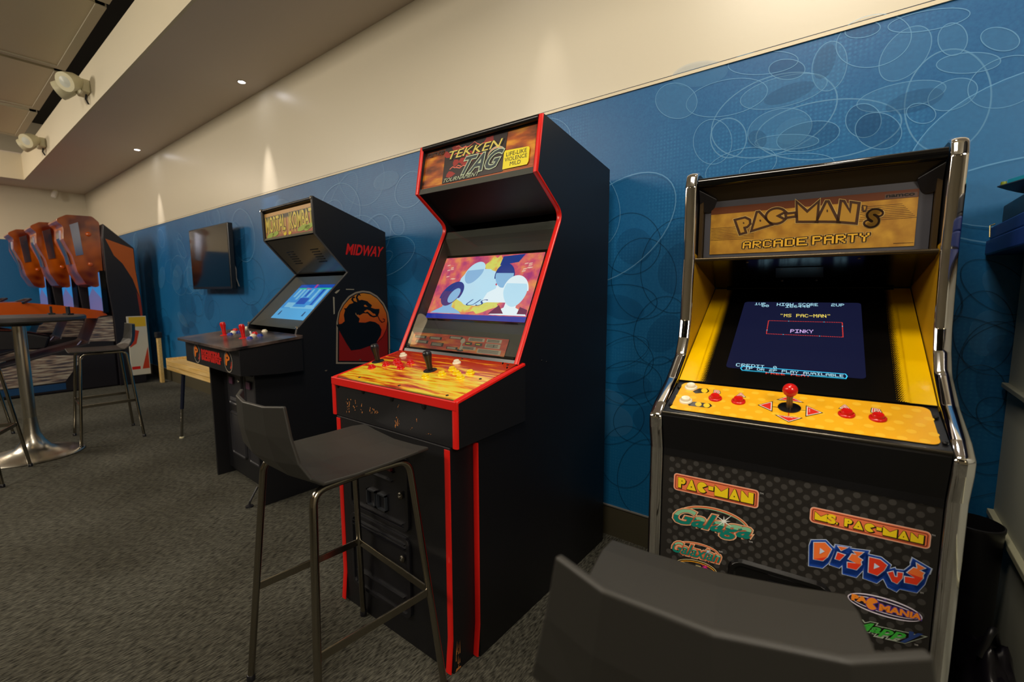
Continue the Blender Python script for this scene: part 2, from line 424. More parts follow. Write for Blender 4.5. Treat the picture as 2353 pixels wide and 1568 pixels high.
# ------ overlapping ellipse pattern on the wallpaper
def ghost(name, col, a):
    if name in MATS: return MATS[name]
    m = mat(name, col, 0.36); n, l, b = NT(m)
    tr = n.new('ShaderNodeBsdfTransparent'); ms = n.new('ShaderNodeMixShader'); ms.inputs[0].default_value = a
    l.new(tr.outputs[0], ms.inputs[1]); l.new(b.outputs[0], ms.inputs[2]); l.new(ms.outputs[0], n['Material Output'].inputs['Surface'])
    return m
RL = ghost('pattern_light_line', '#78b4de', 0.42); RD = ghost('pattern_dark_line', '#03263f', 0.5)
FL = ghost('pattern_light_fill', '#5a9ccc', 0.17); FD = ghost('pattern_dark_fill', '#0b4474', 0.18)
WF = Frame(WORLD, (0, -0.004, 0), (1, 0, 0), (0, 0, 1))
wa = Art(WF, 'wallpaper_pattern', lift=0.0004, step=0.00004)
lvl = [0]
def wring(pts, w, m, px=True):
    if px: pts = WF.pxs(pts)
    n = len(pts); inn = []
    for i, p in enumerate(pts):
        t = Vector(pts[(i + 1) % n]) - Vector(pts[i - 1]); t.normalize(); inn.append((p[0] - t.y * w, p[1] + t.x * w))
    lvl[0] += 1; wa.ring(pts, inn, m, lvl[0])
def wfill(pts, m, px=True):
    lvl[0] += 1; wa.poly(WF.pxs(pts) if px else pts, m, lvl[0])
c3 = lambda x, y: (1500 + x / 2.758, y / 2.758)
def E3(cx, cy, rx_, ry_, rot, n=56): 
    return [c3(*p) for p in ell(cx, cy, rx_, ry_, rot, n)]
big = [  # cx, cy, rx, ry, rot, line, fill   (traced from the wall beside and above the right-hand machine)
    (770, 730, 415, 235, -22, 'L', None), (1115, 820, 460, 180, -8, 'L', None), (480, 875, 110, 122, 0, 'L', None), (1870, 640, 262, 330, 18, 'L', None),
    (1575, 610, 285, 80, -12, 'l', 'f'), (1120, 420, 105, 158, 14, 'l', 'f'), (1600, 340, 205, 120, -48, 'l', 'f'), (830, 580, 280, 92, -14, 'l', 'f'),
    (865, 590, 170, 52, -20, None, 'd'), (850, 440, 112, 62, 0, 'l', 'd'), (1090, 390, 62, 118, 22, None, 'd'), (1335, 765, 110, 105, 0, 'l', 'd'), (1430, 830, 145, 112, 10, 'l', 'd'),
    (805, 820, 205, 125, -14, 'l', 'f'), (985, 865, 200, 88, -12, 'l', 'd'), (850, 900, 200, 45, -2, 'l', 'f'), (662, 885, 60, 60, 0, None, 'd'), (890, 830, 120, 78, -25, None, 'f'),
    (1400, 260, 240, 160, -15, 'l', None), (2000, 400, 200, 62, -4, 'l', 'f'), (1900, 600, 160, 90, -20, 'l', 'f'), (1660, 640, 190, 66, -16, None, 'd'),
    (1900, 250, 90, 100, 0, 'l', 'f'), (2240, 520, 250, 150, -20, 'l', None), (1750, 130, 260, 60, -10, 'l', None), (1330, 190, 110, 46, -10, 'l', 'd'),
    (700, 400, 220, 70, -5, 'l', None), (470, 620, 260, 110, -12, 'l', None), (150, 640, 130, 110, 10, 'l', 'f'), (380, 900, 120, 140, 0, 'l', None), (2200, 250, 120, 70, 10, 'l', 'f'),
    (1700, 720, 90, 60, 10, 'l', None), (560, 1060, 230, 110, -16, 'l', None), (850, 1060, 300, 80, -6, 'l', None), (300, 470, 180, 80, -10, None, 'f')]
for cx_, cy_, a_, b_, ro_, ln, fi in big:
    pts = E3(cx_, cy_, a_, b_, ro_)
    if fi: wfill(pts, FL if fi == 'f' else FD)
    if ln: wring(pts, 0.0042 if ln == 'L' else 0.0026, RL)
# dark rings low on the wall between the two nearest machines and at the far right
for u, v, a_, b_, ro_ in [(1450, 560, 68, 70, 10), (1480, 640, 74, 92, 0), (1560, 610, 85, 110, 15), (1420, 700, 90, 45, -5), (1410, 820, 92, 60, 10), (1450, 880, 70, 50, 0), (1520, 760, 60, 80, 20), (1400, 960, 80, 60, 0),
                          (1500, 960, 90, 60, -10), (1440, 1050, 60, 70, 0), (1520, 880, 40, 60, 0), (1490, 1100, 70, 90, 0), (2290, 660, 90, 50, 30), (2260, 760, 70, 90, 0), (2330, 800, 120, 60, -10), (2290, 860, 90, 120, 0), (2250, 900, 60, 60, 0), (2300, 960, 60, 40, 30), (2280, 1030, 80, 60, 0)]:
    wring(ell(u, v, a_, b_, ro_), 0.0030, RD)
    if random.random() < 0.45: wfill(ell(u + 8, v + 6, a_ * .6, b_ * .6, ro_ + 20), FD if random.random() < .6 else FL)
# the rest of the wall
for i in range(210):
    x = random.uniform(-9.5, 2.8); z = random.uniform(0.3, 2.15)
    if -0.9 < x < 0.35 and z > 1.5: continue
    a_ = random.uniform(0.07, 0.34); b_ = a_ * random.uniform(0.35, 0.9); ro = random.uniform(-50, 50)
    pts = [(p[0], min(max(p[1], 0.17), 2.147)) for p in ell(x, z, a_, b_, ro, 44)]
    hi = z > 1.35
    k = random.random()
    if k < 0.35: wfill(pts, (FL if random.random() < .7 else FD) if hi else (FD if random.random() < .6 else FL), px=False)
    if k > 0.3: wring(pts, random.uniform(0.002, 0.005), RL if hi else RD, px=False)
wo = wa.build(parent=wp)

# ------ hung ceiling panels, emergency lights, downlights, camera
PANEL = mat('hung_panel', '#b9b096', 0.55); PEDGE = mat('hung_panel_frame', '#a39b86', 0.5)
for i, (x0, x1) in enumerate(((-4.95, 1.2), (-6.75, -5.03), (-8.45, -6.85), (-10.1, -8.6))):
    t = Root('ceiling_panel', ((x0 + x1) / 2, -2.4, 3.55), 0, ('large hung ceiling panel overhead, nearest of the row', 'hung ceiling panel with warm sheen, second of the row', 'hung ceiling panel between two dark gaps, third of the row',
              'hung ceiling panel by the far wall, last of the row')[i], 'ceiling panel', 'hung ceiling panels')
    h = (x1 - x0) / 2
    MB().box(-h, h, -1.4, 1.46, 0.0, 0.03, PANEL).build('panel', t)
    MB().box(-h, h, 1.40, 1.47, -0.012, 0.04, PEDGE).box(-h, -h + .06, -1.4, 1.40, -0.012, 0.0, PEDGE).build('frame', t)
    mb = MB()
    for sx_ in (-.8, .8):
        for y_ in (-1.2, 1.2): mb.box(sx_ * h - .006, sx_ * h + .006, y_ - .006, y_ + .006, 0.03, ZT - 3.55, STEEL)
    mb.build('hanger_rods', t)
EMP = mat('aged_white_plastic', '#cfc9a8', 0.45); EML = mat('clear_lens', '#c9ccc0', 0.15)
for (x, z, lab) in ((-6.25, 3.24, 'twin-headed white emergency light on the soffit, nearer one'), (-8.85, 3.21, 'twin-headed white emergency light on the soffit, farther one')):
    t = Root('emergency_light', (x, -0.861, z), 0, lab, 'emergency light', 'emergency lights on the soffit')
    MB().box(-.11, .11, -.07, 0, -.05, .07, EMP).build('housing', t, bevel=.015)
    for s_ in (-1, 1):
        ax = Vector((s_ * .55, -.75, -.45)).normalized()
        hd = MB().lathe([(.0, -.10), (.05, -.09), (.075, -.04), (.085, .03), (.085, .06)], Vector((s_ * .13, -.15, .0)), EMP, axis=ax, seg=20).build('lamp_head', t, sm=50)
        MB().lathe([(.08, .055), (.0, .068)], Vector((s_ * .13, -.15, .0)), EML, axis=ax, seg=20).build('lens', parent=hd)
    MB().tube([(0.02, -.02, -.04), (0.03, -.03, -.10), (.02, -.01, -.14)], .008, BLK).build('cable', t)
DLT = mat('downlight_trim', '#a89e90', 0.4); DLE = mat('downlight_glow', '#ffffff', 0.4, emit='#eef0ff', es=40)
for k, (x, y, lab) in enumerate(((-4.42, -.187, 'small round white downlight in the soffit, nearer one'), (-7.53, -.192, 'small round white downlight in the soffit, farther one'), (-1.35, -.187, 'small round downlight above the red-edged machine'), (1.3, -.187, 'small round downlight at the right end'))):
    t = Root('downlight', (x, y, ZC), 0, lab, 'ceiling light', 'soffit downlights')
    MB().lathe([(.034, 0), (.034, -.004), (.028, -.005), (.027, 0)], (0, 0, 0), DLT, cap=False).build('trim_ring', t, sm=40)
    MB().lathe([(.027, -.003), (.0, -.004)], (0, 0, 0), DLE).build('lamp', t)
    d = bpy.data.lights.new('downlight_beam', 'SPOT'); d.energy = (75, 75, 14, 14)[k]; d.color = (1.0, .90, .84); d.spot_size = math.radians(26); d.spot_blend = 1.0; d.shadow_soft_size = .015
    o = bpy.data.objects.new('downlight_beam', d); COL.objects.link(o); o.location = (0, 0, -.02); o.rotation_euler = (math.radians(9), 0, 0); o.parent = t.o
t = Root('downlight', (-.02, -.52, ZC), 0, 'wide round fill lamp, added unseen above the yellow machine', 'ceiling light')  # unseen lamp added to brighten the grey cabinet and the gap beside it
MB().lathe([(.07, 0), (.07, -.004), (.058, -.005), (.056, 0)], (0, 0, 0), DLT, cap=False).build('trim_ring', t, sm=40)
MB().lathe([(.056, -.003), (.0, -.004)], (0, 0, 0), mat('fill_lamp_glow', '#ffffff', 0.4, emit='#fff0d8', es=8)).build('lamp', t)
d = bpy.data.lights.new('downlight_beam', 'SPOT'); d.energy = 24; d.color = WARM; d.spot_size = math.radians(125); d.spot_blend = .9; d.shadow_soft_size = .08
o = bpy.data.objects.new('downlight_beam', d); COL.objects.link(o); o.location = (0, 0, -.03); o.parent = t.o
t = Root('security_camera', (-11.6, -0.42, ZC), 0, 'small white security camera hanging from the far ceiling', 'camera')
MB().lathe([(.03, 0), (.03, -.02), (.012, -.03), (.012, -.05)], (0, 0, 0), EMP).build('mount', t, sm=40)
MB().lathe([(.0, -.09), (.035, -.08), (.04, .0), (.035, .05), (0, .06)], (.03, -.02, -.09), mat('white_plastic', '#e8e4da', 0.3), axis=(.5, -.3, -.7)).build('body', t, sm=40)
# pendant lamps over the bar tables (their shades mirror in the nearest glass)
for k, (x, y) in enumerate(((-4.0, -2.1), (-6.2, -3.6), (-1.2, -4.2), (1.2, -4.0))):
    t = Root('pendant_lamp', (x, y, ZT), 0, ('white tapered pendant lamp over the bar table', 'white tapered pendant lamp farther into the room', 'white tapered pendant lamp behind the viewer', 'white tapered pendant lamp behind the viewer at right')[k], 'pendant lamp', 'pendant lamps')
    MB().lathe([(.05, 0), (.05, -.03), (.008, -.035)], (0, 0, 0), EMP).build('canopy', t, sm=40)
    MB().tube([(0, 0, -.03), (0, 0, -1.45)], .004, BLK, seg=6).build('cord', t)
    MB().lathe([(.06, -1.44), (.15, -1.74), (.147, -1.74), (.057, -1.44)], (0, 0, 0), mat('lampshade', '#fff2dc', 0.6, emit='#ffe2b0', es=3.0), cap=False).build('lamp_shade', t, sm=40)
    MB().lathe([(.0, -1.52), (.03, -1.55), (.035, -1.60), (.0, -1.64)], (0, 0, 0), mat('bulb', '#ffffff', 0.4, emit='#ffdfae', es=18)).build('bulb', t, sm=60)

# ================================================================== RED-EDGED FIGHTING GAME MACHINE (nearest full-height one)
T = Root('arcade_cabinet', (-1.2975, -0.08, 0), 0, 'tall black arcade machine with bright red edge trim, stool pulled up in front', 'arcade machine')
HW = 0.3325; TH = 0.02
# profiles are (y, z) in the machine's own axes (y = 0 at its back)
back = 0.0
top_front = (-0.545, 1.888); marq_low = (-0.582, 1.680); knee = (-0.405, 1.552); glass_low = (-0.700, 0.985)
knees = [tuple(p) for p in fillet([marq_low + (0,), knee + (0,), glass_low + (0,)], [0, 0.05, 0], 6)]
knees = [(p[0], p[1]) for p in knees]
side = [(back, 0), (back, 1.80), top_front] + knees + [(-0.92, 0.93), (-0.92, 0.0)]
MB().prism(side, -HW, -HW + TH, BLK).build('side_panel', T)
MB().prism(side, HW - TH, HW, BLK).build('side_panel', T)
edge = [top_front] + knees
for s_ in (-1, 1):
    x0 = -HW - .001 if s_ < 0 else HW - TH - .001
    molding('edge_molding', [(back - .2, 1.835), (top_front[0] + .004, top_front[1])] + edge[0:], x0, x0 + TH + .002, .005, RED, T) if False else molding('edge_molding', edge, x0, x0 + TH + .002, .005, RED, T)
# body panels between the sides
MB().prism([(back, .02), (back, 1.79), (-.02, 1.79), (-.02, .02)], -HW + TH, HW - TH, BLK).build('back_panel', T)
MB().prism([(back, 1.795), (-.535, 1.885), (-.535, 1.865), (back, 1.775)], -HW + TH, HW - TH, BLK).build('top_panel', T)
MB().prism([(-.560, 1.692), (-.385, 1.560), (-.375, 1.572), (-.545, 1.70)], -HW + TH, HW - TH, BLK).build('speaker_panel', T)
# marquee
MF = Frame(T, (0, -0.535 + .0, 1.868), (1, 0, 0), (0, -(marq_low[0] - top_front[0]), (top_front[1] - marq_low[1])))
mf = MB().prism([(-.530, 1.868), (-.567, 1.685), (-.555, 1.683), (-.518, 1.866)], -HW + TH, HW - TH, mat('marquee_board', '#a04a10', .3)); mq = mf.build('marquee', T)
MB().tube([(-HW + TH, -.545, 1.880), (HW - TH, -.545, 1.880)], .011, BLKS).build('marquee_retainer', T, sm=60)
MB().prism([(-.574, 1.70), (-.582, 1.676), (-.560, 1.680), (-.556, 1.70)], -HW + TH, HW - TH, mat('grey_metal_strip', '#3d3f3a', .4)).build('marquee_retainer', T)
MF = Frame(T, (0, -0.530, 1.868), (1, 0, 0), (0, 0.037, 0.183))
art = Art(MF, 'marquee_artwork', lift=.0008)
m1 = quadmap(MF.pxs([(966, 434), (1226, 379), (1235, 281), (970, 352)]))
W2 = lambda pts: [m1(*p) for p in pts]
MOR, MDK, MYE = noise_color(mat('ink_flame_marquee', '#b55c10', .35), '#3a160c', '#d8941c', 7, .34, .70, 3, (1.0, 1, 3.4), [(.52, '#a04c10')])[0], ink('flame_dark', '#4a1e0e'), ink('flame_yellow', '#d99a18')
art.poly(W2([(0, 0), (1, 0), (1, 1), (0, 1)]), MOR, 0)
rr = random.Random(3)
art.poly(W2([(.22, 0), (.76, 0), (.78, 1), (.24, .98)]), ink('storm_dark', '#1d1012'), 5)
SR, SRL = ink('storm_red', '#8e1c14'), ink('storm_pink', '#d86a55')
for k in range(16):
    x, y = rr.uniform(.23, .68), rr.uniform(.02, .88); p = []
    if x > .5 and y < .5: continue
    for q in range(7):
        a = 2 * PI * q / 7; r_ = rr.uniform(.4, 1); p.append((min(max(x + .055 * r_ * math.cos(a), .225), .76), min(max(y + .13 * r_ * math.sin(a), .01), .97)))
    art.poly(W2(p), SR, 6 + k % 2)
for k in range(9):
    x, y = rr.uniform(.23, .58), rr.uniform(.05, .93)
    for q in range(5):
        x2, y2 = x + rr.uniform(.01, .035), y + rr.uniform(-.07, .07)
        if x2 < .75 and .02 < y2 < .96: art.poly(W2([(x, y - .012), (x2, y2 - .012), (x2, y2 + .012), (x, y + .012)]), SRL, 9)
        x, y = x2, min(max(y2, .04), .94)
GOLD, INKD, PALE = ink('gold', '#c9bc5a'), ink('near_black', '#0d0b0b'), ink('pale_green', '#a9b89a')
q = [(1034, 361), (1150, 333), (1154, 343 - 12), (1038, 360)]
def mq_quad(x0, y0, x1, y1, sh=0): return [m1(x0, y0), m1(x1, y0), m1(x1 + sh, y1), m1(x0 + sh, y1)]
for off, mt, lv, bd in ((.006, INKD, 11, .045), (0, GOLD, 13, .006)):
    art.text('TEKKEN', mq_quad(.27 + off, .62 - off * 3, .735 + off, .82 - off * 3, .01), mt, lv, bold=bd, px=False, shear=.2)
for mt, lv, bd in ((PALE, 14, .06), (ink('tag_dark', '#24343a'), 16, .015)):
    art.text('TAG', mq_quad(.41, .14, .74, .56, .02), mt, lv, bold=bd, px=False, shear=.45)
art.text('TOURNAMENT', mq_quad(.235, .015, .56, .115, .01), PALE, 17, px=False, shear=.2)
art.text('namco', mq_quad(.065, .80, .225, .90, 0), INKD, 17, bold=.02, px=False, shear=.2)
for k in range(3):
    pts = ell(.70, .40 + k * .02, .075, .22, 0, 20, 30, 200); inn = ell(.70, .40 + k * .02, .068, .20, 0, 20, 30, 200)
    art.poly(W2(pts + inn[::-1]), SRL if k % 2 else PALE, 12)
art.poly(W2([(.762, .03), (.955, .03), (.965, .10), (.965, .42), (.955, .46), (.775, .49), (.765, .45)]), ink('warning_yellow', '#dccc10'), 18)
for i, s_ in enumerate(('LIFE-LIKE', 'VIOLENCE', 'MILD')):
    art.text(s_, mq_quad((.785, .775, .82)[i], .335 - .125 * i, (.945, .95, .905)[i], .43 - .125 * i), INKD, 20, bold=.0, px=False)
art.build(T, parent=mq)

# monitor behind its glass
g0 = Vector((0, -0.690, 0.992)); g1 = Vector((0, -0.415, 1.528)); gd = (g1 - g0).normalized(); gn = Vector((1, 0, 0)).cross(gd).normalized()   # towards the player
GF = Frame(T, g0, (1, 0, 0), gd)
SF = Frame(T, g0 - GF.n * 0.055 if GF.n.y < 0 else g0 + GF.n * 0.055, (1, 0, 0), gd)
GLM = bpy.data.materials.new('screen_glass'); GLM.use_nodes = True; n = GLM.node_tree.nodes; l = GLM.node_tree.links
n.remove(n['Principled BSDF']); gl = n.new('ShaderNodeBsdfGlossy'); gl.inputs['Roughness'].default_value = .01; tr = n.new('ShaderNodeBsdfTransparent'); tr.inputs[0].default_value = (.86, .88, .86, 1)
fr = n.new('ShaderNodeFresnel'); fr.inputs['IOR'].default_value = 1.5; ms = n.new('ShaderNodeMixShader')
l.new(fr.outputs[0], ms.inputs[0]); l.new(tr.outputs[0], ms.inputs[1]); l.new(gl.outputs[0], ms.inputs[2]); l.new(ms.outputs[0], n['Material Output'].inputs['Surface'])
gl_len = (g1 - g0).length
MB().add([GF.at(-HW + TH, .0, 0), GF.at(HW - TH, .0, 0), GF.at(HW - TH, gl_len, 0), GF.at(-HW + TH, gl_len, 0)], [(0, 1, 2, 3)], GLM).build('screen_glass', T)
scr = SF.pxs([(974, 729), (1205, 743), (1254, 580), (1027, 594)])
sx0 = min(scr[0][0], scr[3][0]); sx1 = HW - TH - .045; sy0 = (scr[0][1] + scr[1][1]) / 2; sy1 = (scr[2][1] + scr[3][1]) / 2
sx0 = sum((scr[0][0], scr[3][0])) / 2; sx1 = sum((scr[1][0], scr[2][0])) / 2
# bezel: card funnel from the glass edge back to the tube face
iw = HW - TH - .001
mb = MB()
outer = [GF.at(-iw, .02, -.004), GF.at(iw, .02, -.004), GF.at(iw, gl_len, -.004), GF.at(-iw, gl_len, -.004)]
lx_ = max(sx0 - .055, -iw + .004)
mid = [GF.at(lx_, sy0 - .07, -.006), GF.at(min(sx1 + .05, iw - .004), sy0 - .07, -.006), GF.at(min(sx1 + .05, iw - .004), sy1 + .075, -.006), GF.at(lx_, sy1 + .075, -.006)]
inner = [SF.at(max(sx0 - .012, -iw + .002), sy0 - .012, .002), SF.at(sx1 + .012, sy0 - .012, .002), SF.at(sx1 + .012, sy1 + .012, .002), SF.at(max(sx0 - .012, -iw + .002), sy1 + .012, .002)]
mb.add(outer + mid + inner, [(i, (i + 1) % 4, 4 + (i + 1) % 4, 4 + i) for i in range(4)] + [(4 + i, 4 + (i + 1) % 4, 8 + (i + 1) % 4, 8 + i) for i in range(4)], mat('bezel_card', '#45473f', .55))
mb.build('bezel', T)
mb = MB(); mb.add([SF.at(sx0 - .02, sy0 - .02, -.004), SF.at(sx1 + .02, sy0 - .02, -.004), SF.at(sx1 + .02, sy1 + .02, -.004), SF.at(sx0 - .02, sy1 + .02, -.004)] + [SF.at(sx0, sy0, -.25), SF.at(sx1, sy0, -.25), SF.at(sx1, sy1, -.22), SF.at(sx0, sy1, -.22)],
       [(0, 1, 2, 3), (4, 7, 6, 5)] + [(i, 4 + i, 4 + (i + 1) % 4, (i + 1) % 4) for i in range(4)], BLKG); mon = mb.build('monitor', T)
def glow(name, col, s=1.0): return mat('glow_' + name, '#020203', .3, emit=col, es=s)
s2 = Art(SF, 'screen_picture', lift=.0005)
sm = quadmap([(sx0, sy0), (sx1, sy0), (sx1, sy1), (sx0, sy1)]); S_ = lambda pts: [sm(min(max(p[0], 0), 1), min(max(p[1], 0), 1)) for p in pts]
# backdrop: pink and orange mottled screen, as a procedural emission
SCM = glow('fight_backdrop', '#d0506a', 1.0); n, l, b = NT(SCM)
tc = n.new('ShaderNodeTexCoord'); nz = n.new('ShaderNodeTexNoise'); nz.inputs['Scale'].default_value = 22; nz.inputs['Detail'].default_value = 5
rp = n.new('ShaderNodeValToRGB'); rp.color_ramp.elements[0].position = .33; rp.color_ramp.elements[0].color = hexc('#b03a78'); rp.color_ramp.elements[1].position = .7; rp.color_ramp.elements[1].color = hexc('#f09858')
e = rp.color_ramp.elements.new(.5); e.color = hexc('#e0606a')
l.new(tc.outputs['Object'], nz.inputs['Vector']); l.new(nz.outputs['Fac'], rp.inputs['Fac']); l.new(rp.outputs['Color'], b.inputs['Emission Color'])
def glow_noise(name, c1, c2, c3_, scale, s=1.0, lo=.3, hi=.7):
    m = glow(name, c1, s); n, l, b = NT(m)
    tc = n.new('ShaderNodeTexCoord'); nz = n.new('ShaderNodeTexNoise'); nz.inputs['Scale'].default_value = scale; nz.inputs['Detail'].default_value = 4
    rp = n.new('ShaderNodeValToRGB'); rp.color_ramp.elements[0].position = lo; rp.color_ramp.elements[0].color = hexc(c1); rp.color_ramp.elements[1].position = hi; rp.color_ramp.elements[1].color = hexc(c3_)
    e = rp.color_ramp.elements.new((lo + hi) / 2); e.color = hexc(c2)
    l.new(tc.outputs['Object'], nz.inputs['Vector']); l.new(nz.outputs['Fac'], rp.inputs['Fac']); l.new(rp.outputs['Color'], b.inputs['Emission Color'])
    return m
s2.poly(S_([(0, 0), (1, 0), (1, 1), (0, 1)]), SCM, 0)
s2.poly(S_([(0, 0), (1, 0), (1, .075), (0, .075)]), glow('blue_strip', '#1c2fa0'), 1)
YG = glow_noise('yellow_green', '#e8d468', '#dfe36a', '#f0a050', 30)
ICE = glow('ice', '#bfe6fb', 1.05); CY2 = glow('ice_shade', '#8fc0ea'); WHT = glow('near_white', '#e6f4fb', 1.1)
DKB = glow('ink_blue', '#1b3f9a', .8); PUR = glow('violet_shade', '#5a3f86', .8)
def blob(cx_, cy_, rx_, ry_, mt, lv, jit=.12, n_=26, seed=1):
    r = random.Random(seed); s2.poly(S_([(cx_ + rx_ * (1 + r.uniform(-jit, jit)) * math.cos(2 * PI * k / n_), cy_ + ry_ * (1 + r.uniform(-jit, jit)) * math.sin(2 * PI * k / n_)) for k in range(n_)]), mt, lv)
blob(.47, .33, .27, .24, YG, 2, .18, 30, 4); blob(.60, .78, .12, .20, YG, 2, .2, 24, 7)
blob(.47, .42, .21, .21, ICE, 4, .08, 34, 5); blob(.45, .60, .20, .20, ICE, 4, .08, 34, 9)
# plain featureless busts in pale blue stand where the portraits are
def bust(cx_, cy_, rx_, ry_, tilt, face, hair, body, lv, hy=.35, w=1.0):
    s2.poly(S_([(cx_ - rx_ * 1.7 * w, max(.08, cy_ - ry_ * 2.2)), (cx_ + rx_ * 1.7 * w, max(.08, cy_ - ry_ * 2.2)), (cx_ + rx_ * 1.3 * w, cy_ - ry_ * 1.35), (cx_ + rx_ * .45, cy_ - ry_ * 1.05), (cx_ + rx_ * .4, cy_ - ry_ * .5), (cx_ - rx_ * .5, cy_ - ry_ * .5), (cx_ - rx_ * .55, cy_ - ry_ * 1.05), (cx_ - rx_ * 1.35 * w, cy_ - ry_ * 1.4)]), body, lv)
    s2.poly(S_([p for p in ell(cx_, cy_, rx_ * 1.10, ry_ * 1.10, tilt, 40) if p[1] > cy_ + ry_ * (hy - .55)]), hair, lv + 1)
    s2.poly(S_([(cx_ + (x - cx_) * (1 if y > cy_ else .82 + .18 * (1 + (y - cy_) / ry_)), y) for x, y in ell(cx_, cy_, rx_, ry_, tilt, 40)]), face, lv + 2)
    s2.poly(S_([p for p in ell(cx_, cy_, rx_ * 1.03, ry_ * 1.03, tilt, 40) if p[1] > cy_ + ry_ * hy]), hair, lv + 3)
bust(.385, .72, .085, .17, -12, CY2, ICE, ICE, 6, .25)
bust(.70, .66, .085, .18, 6, CY2, DKB, WHT, 12, .20)
bust(.22, .38, .10, .19, -14, PUR, DKB, CY2, 16, .15); s2.poly(S_(ell(.255, .36, .05, .12, -14, 24)), CY2, 20)
bust(.845, .42, .105, .22, 5, ICE, WHT, WHT, 22, .45)
s2.poly(S_([(.63, .82), (.80, .86), (.84, .98), (.64, .96)]), DKB, 27)
s2.poly(S_([(.66, .09), (.74, .22), (.80, .10)]), glow('maroon', '#7a1c50', .8), 27); s2.poly(S_([(.93, .20), (1, .16), (1, .10), (.92, .10)]), glow('maroon', '#7a1c50', .8), 27)
s2.text('US', [sm(.41, .20), sm(.60, .20), sm(.63, .30), sm(.44, .30)], DKB, 30, px=False, bold=-.01, shear=.4)
for k in range(14):
    x, y = rr.choice([(rr.uniform(.03, .2), rr.uniform(.6, .92)), (rr.uniform(.84, .97), rr.uniform(.7, .95))]); s2.poly(S_([(x, y), (x + .03, y + .01), (x + .035, y + .025), (x + .005, y + .02)]), glow('pale_mark', '#f5c8b0'), 12)
s2.build(T, parent=mon)
# move card below the monitor
IC = Frame(T, g0 + GF.n * .002, (1, 0, 0), gd)
cq = IC.pxs([(915, 795), (1157, 817), (1170, 777), (932, 763)])
cq = [(-.285, cq[0][1]), (cq[1][0], cq[1][1]), (cq[2][0], cq[2][1]), (-.285, cq[3][1])]
y0_ = (cq[0][1] + cq[1][1]) / 2; y1_ = (cq[2][1] + cq[3][1]) / 2; y0_ = max(y0_, .012); xr = (cq[1][0] + cq[2][0]) / 2
ic = Art(IC, 'instruction_card', lift=-.0045)
cm = quadmap([(-.285, y0_), (xr, y0_), (xr, y1_), (-.285, y1_)])
FLM = mat('flame_print', '#c84a14', .4); noise_color(FLM, '#8e2308', '#e8a022', 9, .3, .72, 4, (1, 5, 5), [(.5, '#c8401a')])
Q2 = lambda x0, y0, x1, y1: [cm(x0, y0), cm(x1, y0), cm(x1, y1), cm(x0, y1)]
ic.poly(Q2(0, 0, 1, 1), FLM, 0)
GRB = ink('label_grey', '#b9b29c')
for (x0, y0, x1, y1) in ((.62, .72, .78, .93), (.80, .72, .94, .93), (.80, .40, .94, .66), (.58, .18, .72, .38), (.74, .06, .96, .32), (.42, .76, .56, .92), (.42, .10, .54, .26), (.02, .62, .16, .8), (.2, .62, .34, .8), (.05, .3, .2, .5), (.24, .2, .38, .44)):
    ic.poly(Q2(x0, y0, x1, y1), GRB if x0 > .5 else INKD, 1)
    for k in range(3):
        yy_ = y0 + (y1 - y0) * (.25 + .25 * k); ic.poly(Q2(x0 + .01, yy_ - .015, x1 - .02, yy_ + .015), INKD if x0 > .5 else GRB, 2)
for x in (.60, .70): ic.poly(Q2(x, .46, x + .07, .64), INKD, 1); ic.poly(Q2(x + .01, .52, x + .05, .58), ink('warning_yellow', '#dccc10'), 2)
ic.poly([cm(.56, .12), cm(.585, .12), cm(.575, .6), cm(.565, .6)], GRB, 3); ic.poly([cm(*p) for p in ell(.572, .68, .024, .16, 0, 20)], GRB, 4); ic.poly([cm(*p) for p in ell(.57, .10, .035, .07, 0, 20)], INKD, 2)
ic.text('J', [cm(.865, .44), cm(.885, .44), cm(.885, .62), cm(.865, .62)], INKD, 3, px=False)
ic.build(T)
MB().prism([(-.700, .975), (-.690, 1.000), (-.672, .995), (-.68, .972)], -HW + TH, HW - TH, BLKS).build('glass_ledge', T, bevel=.002)

# control box
CW = 0.3425
cb = [(-1.022, .767), (-1.022, .912), (-.672, .988), (-.672, .775)]
ctl = MB().prism(cb, -CW, CW, add_bump(mat('scuffed_black_panel', '#17171a', .38), 300, .3, .0006)).build('control_box', T)
PF = Frame(T, (0, -1.022, .912), (1, 0, 0), (0, .35, .076))
plen = math.hypot(.35, .076)
OVL = mat('flame_overlay', '#e0a020', .22, coat=.4)
n, l, b = NT(OVL)
tc = n.new('ShaderNodeTexCoord'); mp = n.new('ShaderNodeMapping'); mp.inputs['Scale'].default_value = (3.2, 26, 26); nz = n.new('ShaderNodeTexNoise'); nz.inputs['Scale'].default_value = 2.2; nz.inputs['Detail'].default_value = 5; nz.inputs['Roughness'].default_value = .55
rp = n.new('ShaderNodeValToRGB'); cr = rp.color_ramp; cr.elements[0].position = .36; cr.elements[0].color = hexc('#a8260a'); cr.elements[1].position = .60; cr.elements[1].color = hexc('#e3d23c')
e = cr.elements.new(.44); e.color = hexc('#d06a12'); e = cr.elements.new(.50); e.color = hexc('#e8a80e')
sp = n.new('ShaderNodeSeparateXYZ'); mr = n.new('ShaderNodeMapRange'); mr.inputs[1].default_value = -.90; mr.inputs[2].default_value = -.69; mr.inputs[3].default_value = 0.03; mr.inputs[4].default_value = -.24
ad = n.new('ShaderNodeMath'); ad.operation = 'ADD'
l.new(tc.outputs['Object'], mp.inputs[0]); l.new(mp.outputs[0], nz.inputs['Vector']); l.new(tc.outputs['Object'], sp.inputs[0]); l.new(sp.outputs[1], mr.inputs[0])
